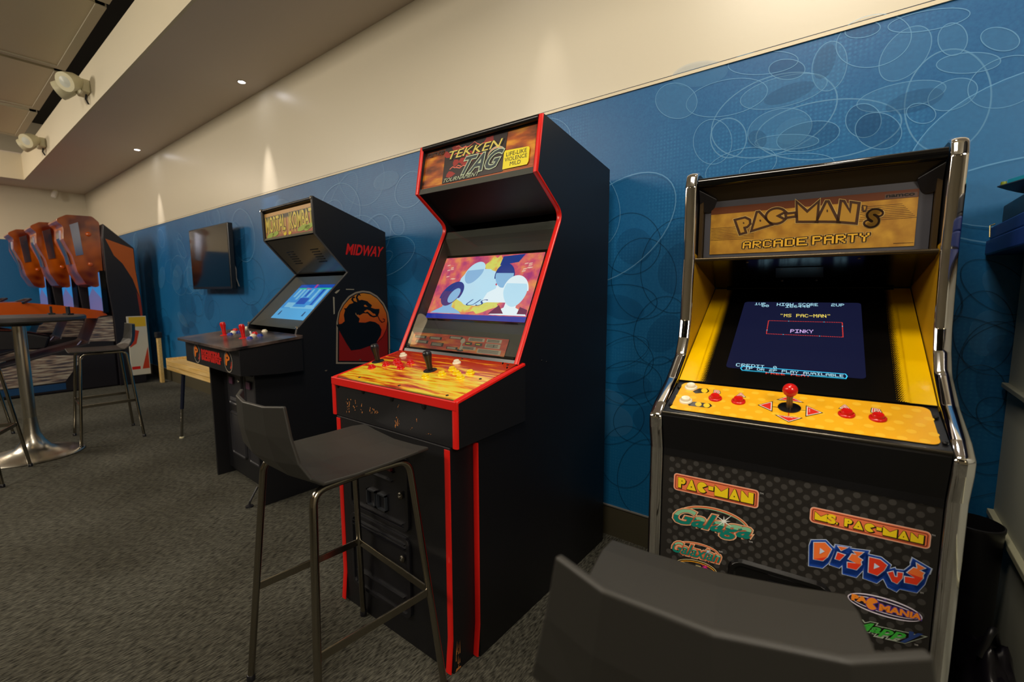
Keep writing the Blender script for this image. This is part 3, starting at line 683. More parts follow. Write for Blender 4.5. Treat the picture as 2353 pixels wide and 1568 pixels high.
l.new(nz.outputs['Fac'], ad.inputs[0]); l.new(mr.outputs[0], ad.inputs[1]); l.new(ad.outputs[0], rp.inputs['Fac']); l.new(rp.outputs[0], b.inputs['Base Color'])
e1 = CW - .019
deck = MB().add([PF.at(-e1, .012, .004), PF.at(e1, .012, .004), PF.at(e1, plen - .004, .004), PF.at(-e1, plen - .004, .004), PF.at(-e1, .012, 0), PF.at(e1, .012, 0), PF.at(e1, plen - .004, 0), PF.at(-e1, plen - .004, 0)],
                [(0, 1, 2, 3), (4, 7, 6, 5), (0, 4, 5, 1), (1, 5, 6, 2), (2, 6, 7, 3), (3, 7, 4, 0)], OVL).build('control_panel', T)
MB().box(-CW, CW, -1.0285, -1.021, .886, .9165, RED).build('edge_molding', T, bevel=.003)
for s_ in (-1, 1):
    x0 = -CW - .001 if s_ < 0 else CW - .0205
    pts = fillet([(-.674, .984, 0), (-1.022, .912, 0), (-1.022, .767, 0)], [0, .008, 0], 4)
    molding('edge_molding', [(p[0], p[1]) for p in pts], x0, x0 + .0215, .006, RED, T, inset=.004)
for u, v in ((750, 854), (827, 870), (918, 889), (1028, 912), (1104, 874), (1167, 842), (828, 829), (895, 806), (1062, 828)):
    a, b_ = PF.px(u, v); MB().lathe([(.0055, .003), (.0050, .0055), (0, .0065)], PF.at(a, b_), SCREW, axis=PF.n, seg=12).build('screw', parent=deck)
TEXD = ink('deck_letter', '#5e1206'); da = Art(PF, 'deck_lettering', lift=.0045)
da.text('2 PLAYER START', [(.0, plen - .030), (.17, plen - .030), (.17, plen - .017), (.0, plen - .017)], TEXD, 0, px=False, bold=.01); da.build(parent=deck)
def button(fr, a, b_, mt, parent_root, r=.0165, h=.004, par=None, lab=None):
    m = MB(); c = fr.at(a, b_, h)
    m.lathe([(r, -.001), (r, .003), (r * .86, .0055), (r * .74, .0055), (r * .72, .003)], c, mt, axis=fr.n, seg=26, cap=False)
    o = m.build('button_rim', parent_root, par, sm=50)
    MB().lathe([(r * .70, .001), (r * .70, .010), (r * .62, .0122), (0, .0112)], c, mt, axis=fr.n, seg=26).build('button', parent=o, sm=50)
    return o
for u, v, mt in ((927, 820, WHP), (1050, 837, WHP), (855, 848, REDP), (888, 842, REDP), (912, 834, REDP), (918, 841, REDP), (921, 849, REDP), (944, 838, REDP),
                 (978, 870, YELP), (1016, 864, YELP), (1040, 853, YELP), (1050, 862, YELP), (1058, 872, YELP), (1081, 861, YELP)):
    a, b_ = PF.px(u, v); button(PF, a, b_, mt, T)
def bat_stick(fr, a, b_, mt, mtd, root, h=.004, H=.078, lean=(0, 0), shaft=None):
    c = fr.at(a, b_, h); ax = (fr.n + fr.ux * lean[0] + fr.uy * lean[1]).normalized()
    o = MB().lathe([(.026, -.001), (.026, .001), (.024, .0025), (0, .003)], c, mtd, axis=fr.n, seg=28).build('joystick', root, sm=50)
    pr = [(.0105, .002), (.0110, H * .35), (.0135, H * .55), (.0168, H * .78), (.0165, H * .88), (.0125, H * .97), (0, H)]
    MB().lathe(pr, c, mt, axis=ax, seg=24).build('bat_handle', parent=o, sm=50)
for u, v in ((869, 833), (989, 854)):
    a, b_ = PF.px(u, v); bat_stick(PF, a, b_, BLKM, BLKM, T)
# scratches on the front of the box
XF = Frame(T, (0, -1.022, .767), (1, 0, 0), (0, 0, 1)); xa = Art(XF, 'paint_chips', lift=.0006)
CH = ink('bare_wood', '#c07a3c', .8); r = random.Random(11)
def chips(u0, u1, v0, v1, n, h=6):
    for k in range(n):
        u, v = r.uniform(u0, u1), r.uniform(v0, v1); w = r.uniform(.5, 1.6); hh = r.uniform(1.2, h)
        xa.poly([(u, v), (u + w, v + r.uniform(-.4, .6)), (u + w * .8, v + hh), (u + r.uniform(-.5, .3), v + hh * .8)], CH, 0, px=True)
chips(795, 832, 915, 946, 26); chips(845, 868, 936, 948, 12); chips(905, 918, 958, 978, 14, 8); chips(938, 948, 982, 988, 4, 2); chips(955, 958, 958, 966, 2); chips(976, 990, 996, 999, 4, 2); chips(912, 918, 930, 938, 3, 3)
xa.build(T)
for u, v in ((776, 886), (834, 899), (900, 916), (974, 934)):
    a, b_ = XF.px(u, v); MB().lathe([(.011, 0), (.010, .0025), (.006, .004), (0, .0045)], XF.at(a, b_), BOLT, axis=(0, -1, 0), seg=18).build('carriage_bolt', T)
# pedestal with coin door
MB().box(-.3125, .3125, -1.028, -.92, 0.0, .765, BLK).build('pedestal', T, bevel=.002)
MB().box(-HW + TH, HW - TH, -.92, -.90, 0.0, .765, BLK).build('front_panel', T)
for x0, x1, yf in ((-.3135, -.2885, -1.028), (.2885, .3135, -1.028), (HW - .0225, HW + .0015, -.92), (-HW - .0015, -HW + .0225, -.92)):
    bow = .012
    pts = [(yf - bow * (1 if z < .12 else 0) * (1 - z / .12 if z < .12 else 0), z) for z in (.758, .5, .2, .12, .08, .04, .008)]
    molding('edge_molding', pts, x0, x1, .004, RED, T)
DF = Frame(T, (0, -1.028, 0), (1, 0, 0), (0, 0, 1))
cd = MB(); 
for (x0, x1, z0, z1) in ((-.235, .115, .42, .69), (-.235, .115, .10, .40)):
    P = arc_rect((x0 + x1) / 2, (z0 + z1) / 2, x1 - x0, z1 - z0, .03); P2 = arc_rect((x0 + x1) / 2, (z0 + z1) / 2, x1 - x0 - .03, z1 - z0 - .03, .02)
    N = len(P); vs = [(x, -1.029, z) for x, z in P] + [(x, -1.038, z) for x, z in P] + [(x, -1.038, z) for x, z in P2] + [(x, -1.032, z) for x, z in P2]
    fs = [(i, (i + 1) % N, N + (i + 1) % N, N + i) for i in range(N)] + [(N + i, N + (i + 1) % N, 2 * N + (i + 1) % N, 2 * N + i) for i in range(N)] + [(2 * N + i, 2 * N + (i + 1) % N, 3 * N + (i + 1) % N, 3 * N + i) for i in range(N)] + [tuple(3 * N + i for i in range(N))]
    d = MB().add(vs, fs, BLKM).build('coin_door', T, bevel=.0015)
    zc = (z0 + z1) / 2
    MB().lathe([(.013, 0), (.013, .004), (.009, .007), (.0, .007)], (x1 - .035, -1.038, z0 + .13 if z0 > .3 else z1 - .08), SCREW, axis=(0, -1, 0), seg=20).lathe([(.004, .006), (.004, .009), (0, .009)], (x1 - .035, -1.038, z0 + .13 if z0 > .3 else z1 - .08), CHR, axis=(0, -1, 0), seg=10).build('lock', parent=d)
    if z0 > .3:
        for xx_ in (-.09, -.03):
            P = [(xx_ - .026, z0 + .045), (xx_ + .026, z0 + .045), (xx_ + .026, z0 + .105), (xx_ - .026, z0 + .105)]
            fr_ = MB()
            for (a0, a1, b0, b1) in ((-.026, .026, .045, .050), (-.026, .026, .100, .105), (-.026, -.021, .045, .105), (.021, .026, .045, .105)): fr_.box(xx_ + a0, xx_ + a1, -1.042, -1.032, z0 + b0, z0 + b1, mat('door_frame_grey', '#2c3036', .3))  # coin return frame in a grey lighter than the door
            fr_.build('coin_return', parent=d)
        for xa_, xb_, za_ in ((-.215, .08, .022), (-.19, .03, .165), (-.17, .04, .20)): MB().box(xa_, xb_, -1.040, -1.032, z0 + za_, z0 + za_ + .004, BLKM).build('rib', parent=d)
        MB().prism([(.0, .0)] and [(-.005, z0 + .205), (.030, z0 + .205), (.030, z0 + .235), (-.005, z0 + .235)], -1.041, -1.032, mat('coin_button', '#7a3238', .3), axis='y').build('coin_button', parent=d)
    else:
        for xa_, xb_, za_ in ((-.215, .09, z1 - .030), (-.215, .09, z1 - .045), (-.2, .08, z0 + .07)): MB().box(xa_, xb_, -1.041, -1.032, za_, za_ + .004, BLKM).build('rib', parent=d)
wc = Art(Frame(T, (.3125, 0, 0), (0, 1, 0), (0, 0, 1)), 'chipped_edge', lift=.0006); r = random.Random(5)
for k in range(10):
    y = -1.02 + r.uniform(0, .02); z = r.uniform(.01, .075); wc.poly([(y, z), (y + .004, z), (y + .003, z + r.uniform(.01, .05)), (y + .001, z + .01)], CH, k % 3)
wc.poly([(-1.022, .004), (-.995, .006), (-.998, .012), (-1.018, .014)], CH, 4); wc.build(T)
for u, v in ((1155, 835), (1165, 845), (1245, 829), (1256, 832)):
    q = T.I @ onplane(u, v, (-.965, 0, 0), Vector((1, 0, 0))); MB().lathe([(.004, 0), (.003, .0015), (0, .002)], (HW, q.y, q.z), BOLT, axis=(1, 0, 0), seg=10).build('bolt', T)

# ================================================================== YELLOW AND CHROME MACHINE (right)
T = Root('arcade_cabinet', (-.185, -.035, 0), 4, 'black and yellow arcade machine with chrome edges and a red ball joystick', 'arcade machine')
YSIDE = mat('yellow_side_print', '#b88a10', .4)
HW = .335; TH = .035
front = [(-.40, 1.628), (-.435, 1.618), (-.447, 1.58), (-.437, 1.35), (-.452, 1.15), (-.468, 1.09), (-.50, 1.035), (-.60, .972), (-.72, .922), (-.762, .895), (-.760, .865), (-.742, .80), (-.738, .40), (-.738, .0)]
fr3 = fillet([(p[0], p[1], 0) for p in front], [0, .02, .01, .05, .05, .04, .05, .05, .02, .012, .012, .02, .02, 0], 4)
fr2 = [(p.x, p.y) for p in fr3]
side = [(0, 0), (0, 1.55), (-.05, 1.625)] + fr2
for x0, x1 in ((-HW, -HW + TH), (HW - TH, HW)):
    MB().prism(side, x0 + .002, x1 - .002, mat('side_black', '#0d0d12', .35)).build('side_panel', T)
    o = molding('chrome_trim', fr2, x0, x1, .009, CHR, T, inset=.002)
    xi = x1 - .0015 if x0 < 0 else x0 + .0015      # printed inner face
    yy_ = [(-.02, 1.27), (-.02, 1.28), (-.36, 1.36), (-.428, 1.37), (-.428, 1.35), (-.445, 1.15), (-.462, 1.085), (-.495, 1.03), (-.60, .963), (-.59, .955)]
    MB().prism(yy_, xi - .0005, xi + .0005, YSIDE).build('side_print', T)
IX = HW - TH - .002
MB().box(-IX, IX, -.02, 0, .02, 1.56, BLK).build('back_panel', T)
MB().prism([(-.02, 1.54), (-.06, 1.60), (-.415, 1.606), (-.415, 1.592), (-.06, 1.585), (-.03, 1.54)], -IX, IX, BLK).build('top_panel', T)
MB().tube([(-IX, -.425, 1.594), (IX, -.425, 1.594)], .0155, BLKG, seg=16).build('top_rail', T, sm=60)
MB().prism([(-.415, 1.585), (-.37, 1.53), (-.36, 1.54), (-.40, 1.59)], -IX, IX, mat('brown_black', '#151009', .5)).build('canopy_underside', T)
for s_ in (-1, 1):
    MB().add([(s_ * IX, -.42, 1.575), (s_ * (IX - .05), -.39, 1.545), (s_ * (IX - .035), -.375, 1.50), (s_ * IX, -.39, 1.51), (s_ * IX, -.36, 1.575), (s_ * (IX - .05), -.36, 1.545), (s_ * (IX - .035), -.36, 1.50), (s_ * IX, -.36, 1.51)],
             [(0, 1, 2, 3), (4, 7, 6, 5), (0, 4, 5, 1), (1, 5, 6, 2), (2, 6, 7, 3)], BLKM).build('corner_bracket', T, bevel=.002)
# marquee
MF = Frame(T, (0, -.38, 0), (1, 0, 0), (0, 0, 1))
tl, tr_, br_, bl_ = MF.pxs([(1634, 480), (2110, 432), (2103, 563), (1631, 587)])
ax0, ax1, az0, az1 = (tl[0] + bl_[0]) / 2, (tr_[0] + br_[0]) / 2, (br_[1] + bl_[1]) / 2, (tl[1] + tr_[1]) / 2
mqb = MB().box(-.285, .285, -.378, -.37, 1.352, 1.545, mat('marquee_grey', '#43434a', .4)).build('marquee', T)
CKM = mat('shaded_yellow_cheek', '#3c2c12', .4)  # cheek yellow darkened so its colour carries the shade beside the marquee
MB().box(-IX, -.287, -.40, -.37, 1.352, 1.545, CKM).build('marquee_cheek', T); MB().box(.287, IX, -.40, -.37, 1.352, 1.545, CKM).build('marquee_cheek', T)
GOLDM = mat('gold_print', '#dc9a1c', .4); noise_color(GOLDM, '#94661c', '#b88a2c', 26, .35, .7, 3)
a = Art(MF, 'marquee_artwork', lift=.0003)
a.poly([(ax0, az0), (ax1, az0), (ax1, az1), (ax0, az1)], GOLDM, 0)
c5 = lambda x, y: (1660 + x / 5.006, 430 + y / 5.006)
BRN = ink('brown', '#3e2614'); BRN2 = ink('brown_band', '#5e3018'); GLD = ink('gold_letter', '#a47a2a'); CRM = ink('cream_line', '#c8ac68')
a.poly([(ax0, az1 - .022), (ax1, az1 - .022), (ax1, az1), (ax0, az1)], BRN2, 1)
for k in range(9):
    z = az0 + (az1 - az0) * (.30 + .032 * k)
    a.poly([(ax0 + .002, z), (ax0 + .13, z), (ax0 + .13, z + .0012), (ax0 + .002, z + .0012)], BRN, 1)
    a.poly([(ax1 - .13 + .004 * (k % 4), z + .03), (ax1 - .004 * k, z + .03), (ax1 - .004 * k, z + .0312), (ax1 - .13 + .004 * (k % 4), z + .0312)], BRN, 1)
G = {'P': ([(.02, 0), (0, 1), (.72, 1), (1, .80), (.96, .55), (.72, .40), (.42, .40), (.42, 0)], .52, .70), 'A': ([(0, 0), (.44, 1), (.56, 1), (1, 0)], .5, .32),
     'C': ([(.5, .5)] + ell(.5, .5, .52, .5, 0, 26, 28, 318), 0, 0), '-': ([(0, .3), (0, .75), (1, .75), (1, .3)], 0, 0), 'M': ([(0, 0), (0, 1), (.5, .50), (1, 1), (1, 0)], 0, 0),
     'N': ([(0, 0), (0, 1), (.10, 1), (.60, .48), (.60, 1), (1, 1), (1, 0)], 0, 0), '.': ([(.2, 0), (.2, .25), (.8, .25), (.8, 0)], 0, 0)}
def grow(poly, d):
    """push a 2-D outline outwards"""
    n = len(poly); ar = sum(poly[i][0] * poly[(i + 1) % n][1] - poly[(i + 1) % n][0] * poly[i][1] for i in range(n)); sg = 1 if ar > 0 else -1; out = []
    for i, p in enumerate(poly):
        d0 = (Vector(p) - Vector(poly[i - 1])).normalized(); d1 = (Vector(poly[(i + 1) % n]) - Vector(p)).normalized()
        t = (d0 + d1); t = t.normalized() if t.length > 1e-6 else d0; nn = Vector((t.y, -t.x)) * sg; c = max(.45, nn.dot(Vector((d0.y, -d0.x)) * sg))
        q = Vector(p) + nn * d / c; out.append((q.x, q.y))
    return out
def glyph(art, ch, quad, fills, px=True, dotm=None, asp=1.0):
    """fills = [(growth in metres, material, level)]"""
    q = quadmap(art.f.pxs(quad) if px else quad); P, dx, dy = G[ch]
    base = [q(*p) for p in P]
    for g, m, lv in fills: art.poly(grow(base, g) if g else base, m, lv)
    if dotm and dx: art.poly([q(*p) for p in ell(dx, dy, .06, .07, 0, 14)], dotm, fills[-1][2] + 1)
W_ = [(.0074, CRM, 3), (.0062, BRN, 4), (-.0012, GLD, 6)]
for ch, q in (('P', [(205, 535), (335, 500), (300, 350), (155, 385)]), ('A', [(345, 495), (550, 432), (470, 285), (345, 305)]), ('C', [(520, 430), (730, 400), (715, 245), (510, 265)]), ('-', [(745, 365), (840, 350), (830, 290), (735, 300)]),
              ('M', [(868, 392), (1080, 392), (1098, 185), (862, 190)]), ('A', [(1095, 390), (1320, 392), (1250, 175), (1160, 175)]), ('N', [(1340, 395), (1530, 410), (1560, 195), (1372, 170)])):
    glyph(a, ch, [c5(*p) for p in q], W_, dotm=BRN)
a.poly([c5(*p) for p in ((1605, 205), (1670, 215), (1655, 280), (1615, 290), (1600, 260))], BRN, 4, px=True)
a.poly([c5(*p) for p in ((1622, 220), (1652, 225), (1642, 262), (1628, 268))], GLD, 6, px=True)
sq = [c5(*p) for p in ((1650, 430), (1775, 445), (1815, 280), (1680, 265))]
S_path = [c5(*p) for p in ((1805, 305), (1770, 285), (1725, 290), (1700, 315), (1710, 345), (1745, 362), (1765, 390), (1745, 425), (1700, 435), (1660, 410))]
S_path = [(p.x, p.y) for p in fillet([(x, y, 0) for x, y in MF.pxs(S_path)], .02, 4)]
def stroke(art, pts, w, m, lv):
    for i in range(len(pts) - 1):
        for k in range(3):
            t = k / 3; art.poly(ell(pts[i][0] * (1 - t) + pts[i + 1][0] * t, pts[i][1] * (1 - t) + pts[i + 1][1] * t, w, w, 0, 18), m, lv)
stroke(a, S_path, .0118, CRM, 3); stroke(a, S_path, .0106, BRN, 4); stroke(a, S_path, .0050, GLD, 6)
for wd, q in (('ARCADE', [(232, 708), (972, 668), (975, 578), (240, 630)]), ('PARTY', [(1032, 663), (1685, 624), (1692, 528), (1037, 568)])):
    q = [c5(*p) for p in q]
    a.pixels(wd, q, CRM, 3, grow=.95); a.pixels(wd, q, BRN, 4, grow=.72); a.pixels(wd, q, ink('arcade_fill', '#e0ac34'), 6, grow=.06)
a.poly([c5(*p) for p in ((1865, 140), (2245, 110), (2245, 55), (1870, 85))], ink('mauve_band', '#5c463c'), 3, px=True)
a.text('namco', [c5(*p) for p in ((1885, 122), (2210, 96), (2212, 66), (1888, 94))], INKD, 5, bold=.03)
a.poly([c5(*p) for p in ((1965, 652), (2200, 640), (2200, 636), (1965, 646))], BRN, 3, px=True)
a.build(T, parent=mqb)
MB().tube([(-IX, -.432, 1.349), (IX, -.432, 1.349)], .006, mat('rail_dull_gold', '#4a4030', .25, .8), seg=12).build('lower_rail', T, sm=60)
# speaker panel and bezel
spk = MB().prism([(-.436, 1.343), (-.055, 1.258), (-.055, 1.268), (-.436, 1.353)], -IX, IX, mat('speaker_gloss', '#070708', .16)).build('speaker_panel', T)
SPF = Frame(T, (0, -.436, 1.343), (-1, 0, 0), (0, .381, -.085))
if SPF.n.z > 0: SPF = Frame(T, (0, -.436, 1.343), (1, 0, 0), (0, .381, -.085))
pl = Art(SPF, 'access_plate', lift=.002)
c6 = lambda x, y: (1540 + x / 3.565, 560 + y / 3.565)
P = SPF.pxs([c6(*p) for p in ((865, 195), (1255, 185), (1255, 270), (865, 275))])
pl.poly(P, mat('plate_dark', '#16181a', .3), 0)
pl.build(T, parent=spk)
for x, y in ((912, 207), (1212, 198), (918, 303), (1200, 300), (632, 152), (1548, 120)):
    q = SPF.px(*c6(x, y)); MB().lathe([(.004, 0), (.003, .0015), (0, .002)], SPF.at(*q, .001), SCREW, axis=SPF.n, seg=10).build('screw', parent=spk)
b0, b1 = Vector((0, -.592, .972)), Vector((0, -.045, 1.254))
BF = Frame(T, b0, (1, 0, 0), b1 - b0); BL = (b1 - b0).length
BZ = mat('bezel_black_glass', '#0b0a09', .14)
bez = MB().add([BF.at(-IX, 0, 0), BF.at(IX, 0, 0), BF.at(IX, BL, 0), BF.at(-IX, BL, 0), BF.at(-IX, 0, -.006), BF.at(IX, 0, -.006), BF.at(IX, BL, -.006), BF.at(-IX, BL, -.006)],
               [(0, 1, 2, 3), (4, 7, 6, 5), (0, 4, 5, 1), (1, 5, 6, 2), (2, 6, 7, 3), (3, 7, 4, 0)], BZ).build('bezel', T)
a = Art(BF, 'bezel_print', lift=.0003); YB = mat('yellow_bezel_print', '#f0c000', .22)
for s_ in (-1, 1):
    a.poly([(s_ * IX, .002), (s_ * (IX - .05), .002), (s_ * (IX - .042), BL - .002), (s_ * IX, BL - .002)], YB, 0)
    stp = .0074; row = 0; b_ = .006
    while b_ < BL - .01:
        for k in range(6):
            r_ = .0037 * (1 - (k + .3) / 6.2) ; x = IX - .049 - k * stp * .62 + (b_ / BL) * .008
            a.poly(ell(s_ * (x - (stp * .31 if row % 2 else 0)), b_, r_, r_, 0, 6), YB, 0)
        b_ += stp * .62; row += 1
a.build(T, parent=bez)
c7 = lambda x, y: (1500 + x / 3.18, 640 + y / 3.18)
s_ = Art(BF, 'screen_picture', lift=.0008)
corner = BF.pxs([c7(*p) for p in ((545, 655), (1585, 738), (1500, 172), (660, 180))])
xa0 = (corner[0][0] + corner[3][0]) / 2; xa1 = (corner[1][0] + corner[2][0]) / 2; ya0 = (corner[0][1] + corner[1][1]) / 2; ya1 = (corner[2][1] + corner[3][1]) / 2
xa0, xa1 = corner[0][0] * .5 + corner[3][0] * .5, corner[1][0] * .5 + corner[2][0] * .5
s_.poly([(x, y) for x, y in arc_rect((xa0 + xa1) / 2, (ya0 + ya1) / 2, xa1 - xa0, ya1 - ya0, .012)], mat('glow_dark_screen', '#05060c', .14, emit='#1a1d3c', es=.75), 0)
CYA = glow('cyan_text', '#a8dcec', 1.1); YT = glow('yellow_text', '#f0d860', 1.1); RT = glow('red_line', '#f0402c', 1.2); PT = glow('lilac_text', '#d8b4f0', 1.1); BT = glow('bright_cyan', '#38c4f0', 1.5)
def pt(wd, q, m, g=.0): s_.pixels(wd, [c7(*p) for p in q], m, 2, grow=g)
pt('1UP', [(745, 197), (822, 197), (825, 180), (748, 180)], CYA); pt('00', [(795, 210), (848, 211), (848, 195), (796, 194)], CYA)
pt('HIGH SCORE', [(905, 203), (1208, 205), (1206, 185), (908, 182)], CYA); pt('166440', [(968, 216), (1148, 216), (1146, 199), (970, 198)], CYA); pt('2UP', [(1303, 206), (1400, 208), (1397, 188), (1305, 186)], CYA)
pt('"MS PAC-MAN"', [(928, 284), (1303, 290), (1300, 266), (930, 262)], YT); pt('PINKY', [(1004, 400), (1172, 403), (1172, 378), (1006, 375)], PT)
pt('CREDIT  0', [(606, 645), (905, 665), (905, 645), (610, 622)], CYA)
s_.pixels('FREE PLAY', [c7(*p) for p in ((825, 700), (1150, 722), (1150, 708), (825, 686))], RT, 1)
rq = [(830, 407), (1390, 432), (1384, 325), (846, 311)]
for i in range(4):
    p0, p1 = BF.px(*c7(*rq[i])), BF.px(*c7(*rq[(i + 1) % 4])); n_ = 44 if i % 2 == 0 else 14
    for k in range(n_):
        t0, t1 = k / n_, (k + .55) / n_; A_ = Vector(p0).lerp(Vector(p1), t0); B_ = Vector(p0).lerp(Vector(p1), t1); d = (B_ - A_).normalized(); w = Vector((-d.y, d.x)) * .0013
        s_.poly([tuple(A_ - w), tuple(B_ - w), tuple(B_ + w), tuple(A_ + w)], RT if k not in (10, 31) else CYA, 2)
cap = [(655, 672), (1408, 733), (1416, 718), (1405, 704), (665, 646), (645, 658)]
cp = BF.pxs([c7(*p) for p in cap]); s_.ring(grow(cp, .0022), cp, BT, 3)
s_.pixels('1P OR 2P PLAY AVAILABLE', [c7(*p) for p in ((672, 668), (1395, 727), (1393, 708), (675, 651))], CYA, 3, grow=.04)
s_.build(T, parent=bez)
# control panel
cpz = [(-.765, .912), (-.768, .90), (-.742, .80), (-.742, .78), (-.59, .78), (-.59, .968)]
cbx = MB().prism(cpz, -IX, IX, mat('control_front_black', '#0d0d10', .34)).build('control_panel', T)
MB().tube([(-IX, -.765, .909), (IX, -.765, .909)], .005, mat('lip_trim', '#5a564e', .2, .9), seg=12).build('lip_trim', T, sm=60)
CF = Frame(T, (0, -.765, .9135), (1, 0, 0), (0, .175, .056)); CL = math.hypot(.175, .056)
a = Art(CF, 'control_overlay', lift=.0006); YC = mat('yellow_overlay', '#f0b010', .42); YC2 = ink('overlay_tone', '#f6c02c', .42)
a.poly(arc_rect(0, CL / 2 + .004, 2 * IX - .03, CL - .022, .018), YC, 0)
for j in range(5):
    for k in range(15):
        a.poly(ell(-.265 + .038 * k + (.019 if j % 2 else 0) - .01, .024 + .033 * j, .0095, .0085, 0, 14), YC2, 1)
c8 = lambda x, y: (1500 + x / 6.536, 850 + y / 6.536)
BK = ink('overlay_black', '#100d0a', .3)
for q, nd in (([(640, 360), (820, 350), (850, 325), (820, 290), (700, 285), (600, 330)], 1), ([(540, 545), (840, 580), (895, 550), (860, 515), (620, 485), (520, 510)], 2)):
    a.poly([c8(*p) for p in q], BK, 2, px=True)
for x, y in ((775, 320), (685, 525), (808, 542)): a.poly(ell(*c8(x, y), 7.5, 5, 5, 16), ink('dot_yellow', '#f0c828'), 3, px=True)
RO, WO = ink('overlay_red', '#d8281c'), ink('overlay_white', '#f4e6d8')
def arrow(q, txt=None, tq=None):
    P = CF.pxs(q); a.poly(grow(P, .0042), BK, 3); a.poly(grow(P, .0022), WO, 4); a.poly(P, RO, 5)
    if txt: a.text(txt, tq, WO, 6)
arrow([c8(*p) for p in ((1615, 540), (1775, 500), (1770, 610))])
arrow([c8(*p) for p in ((1885, 698), (2195, 735), (2040, 780))], 'MOVE', [c8(*p) for p in ((1970, 722), (2100, 740), (2105, 722), (1965, 702))])
arrow([c7(*p) for p in ((1132, 945), (1222, 984), (1130, 1003))], 'JUMP', [c7(*p) for p in ((1150, 985), (1152, 958), (1142, 958), (1140, 985))])
arrow([c7(*p) for p in ((930, 888), (1078, 905), (995, 868))])
for p, q in (((1800, 560), (1895, 572)), ((2205, 608), (2300, 620))):
    a.poly([c8(p[0], p[1] - 3), c8(q[0], q[1] - 3), c8(q[0], q[1] + 3), c8(p[0], p[1] + 3)], BK, 2, px=True)
a.poly([c8(2033, 600), c8(2047, 600), c8(2047, 700), c8(2033, 698)], RO, 2, px=True)
for ch, q in (('B', [c8(*p) for p in ((920, 355), (1000, 365), (1008, 318), (930, 312))]), ('A', [c8(*p) for p in ((1265, 400), (1375, 410), (1365, 360), (1285, 352))]), ('A', [c7(*p) for p in ((1370, 952), (1438, 962), (1430, 932), (1378, 926))]), ('B', [c7(*p) for p in ((1603, 980), (1665, 988), (1662, 960), (1607, 953))])):
    a.text(ch, q, BK, 2, bold=.10); a.text(ch, q, WO, 3, bold=.05); a.text(ch, q, RO, 4, bold=-.015)
a.build(T, parent=cbx)
for u, v, mt in ((1588, 892, WHP), (1576, 923, WHP), (1643.5, 917, REDP), (1696.6, 924, REDP), (1945, 954, REDP), (2017, 963, REDP)):
    q = CF.px(u, v); button(CF, q[0], q[1], mt, T, r=.0178, h=.001)
q = CF.px(1813.6, 938); c = CF.at(q[0], q[1], .001)
js = MB().lathe([(.026, 0), (.026, .0015), (.022, .003), (0, .003)], c, BLKS, axis=CF.n, seg=32).build('joystick', T, sm=50)
MB().lathe([(.0078, .002), (.0070, .030), (.0095, .040), (.0095, .046)], c, mat('brass_shaft', '#7a6650', .35, .8), axis=CF.n, seg=18).build('shaft', parent=js, sm=50)
MB().lathe([(.0175 * math.sin(PI * k / 16) * 1.0 + 1e-6, .052 - .0175 * math.cos(PI * k / 16)) for k in range(17)], c, REDP, axis=CF.n, seg=32, cap=False).build('ball_top', parent=js, sm=80)
for u, v in ((1561, 891), (1541, 930), (2150, 961), (2172, 1020)):
    q = CF.px(u, v); MB().lathe([(.0055, 0), (.0052, .0025), (.003, .0035), (0, .003)], CF.at(*q, .001), BOLT, axis=CF.n, seg=16).build('bolt', T, sm=50)
# lower front with the game logos
FM = mat('front_print', '#211f1d', .4)
fp = MB().box(-IX, IX, -.740, -.725, .02, .795, FM).build('front_panel', T)
PF2 = Frame(T, (0, -.740, 0), (1, 0, 0), (0, 0, 1))
a = Art(PF2, 'front_artwork', lift=.0004)
DOT = ink('dot_grey', '#3d3b39'); j = 0; z = .785
while z > .05:
    for k in range(20):
        x = -.29 + .0325 * k + (.016 if j % 2 else 0)
        if abs(x) < IX - .012: a.poly(ell(x, z, .0074, .0074, 0, 14), DOT, 0)
    z -= .0155; j += 1
c4 = lambda x, y: (1490 + x / 2.76, 1000 + y / 2.76)
Q4 = lambda *p: [c4(*q) for q in p]
OR, MAR, YL, WL, INK = ink('label_orange', '#ee7a4c'), ink('label_maroon', '#5e1420'), ink('letter_yellow', '#f2d21e'), ink('label_pale', '#f0b8a0'), ink('letter_black', '#14100e')
def pill(q):
    P = PF2.pxs(Q4(*q)); x0 = (P[0][0] + P[3][0]) / 2; x1 = (P[1][0] + P[2][0]) / 2; y0 = (P[0][1] + P[1][1]) / 2; y1 = (P[2][1] + P[3][1]) / 2
    for g, m, lv in ((.0022, WL, 2), (0, OR, 3), (-.0025, MAR, 4), (-.0042, OR, 5)):
        a.poly(arc_rect((x0 + x1) / 2, (y0 + y1) / 2, x1 - x0 + 2 * g, y1 - y0 + 2 * g, .007 + g), m, lv)
    return x0, x1, y0, y1
def word(wd, x0, x1, y0, y1):
    wid = {'P': .8, 'A': 1, 'C': 1, '-': .5, 'M': 1.3, 'N': 1.15, 'S': .7, '.': .25, ' ': .35}; tot = sum(wid[c] for c in wd) + .12 * (len(wd) - 1); x = x0; k_ = (x1 - x0) / tot
    for c in wd:
        w = wid[c] * k_; h0 = y0 if c != '-' else y0 + (y1 - y0) * .15
        if c == 'S':
            for m, lv, o_ in ((INK, 6, .0018), (YL, 8, 0)): a.text('S', [(x + o_, y0 - o_), (x + w + o_, y0 - o_), (x + w + o_, y1 - o_), (x + o_, y1 - o_)], m, lv, bold=.06, px=False)
        elif c != ' ':
            q = lambda o_: [(x + o_, h0 - o_), (x + w + o_, h0 - o_), (x + w + o_, y1 - o_), (x + o_, y1 - o_)]
            glyph(a, c, q(.0016), [(.0012, INK, 6)], px=False); glyph(a, c, q(0), [(.0008, INK, 7), (0, YL, 8)], px=False, dotm=INK)
        x += w + .12 * k_
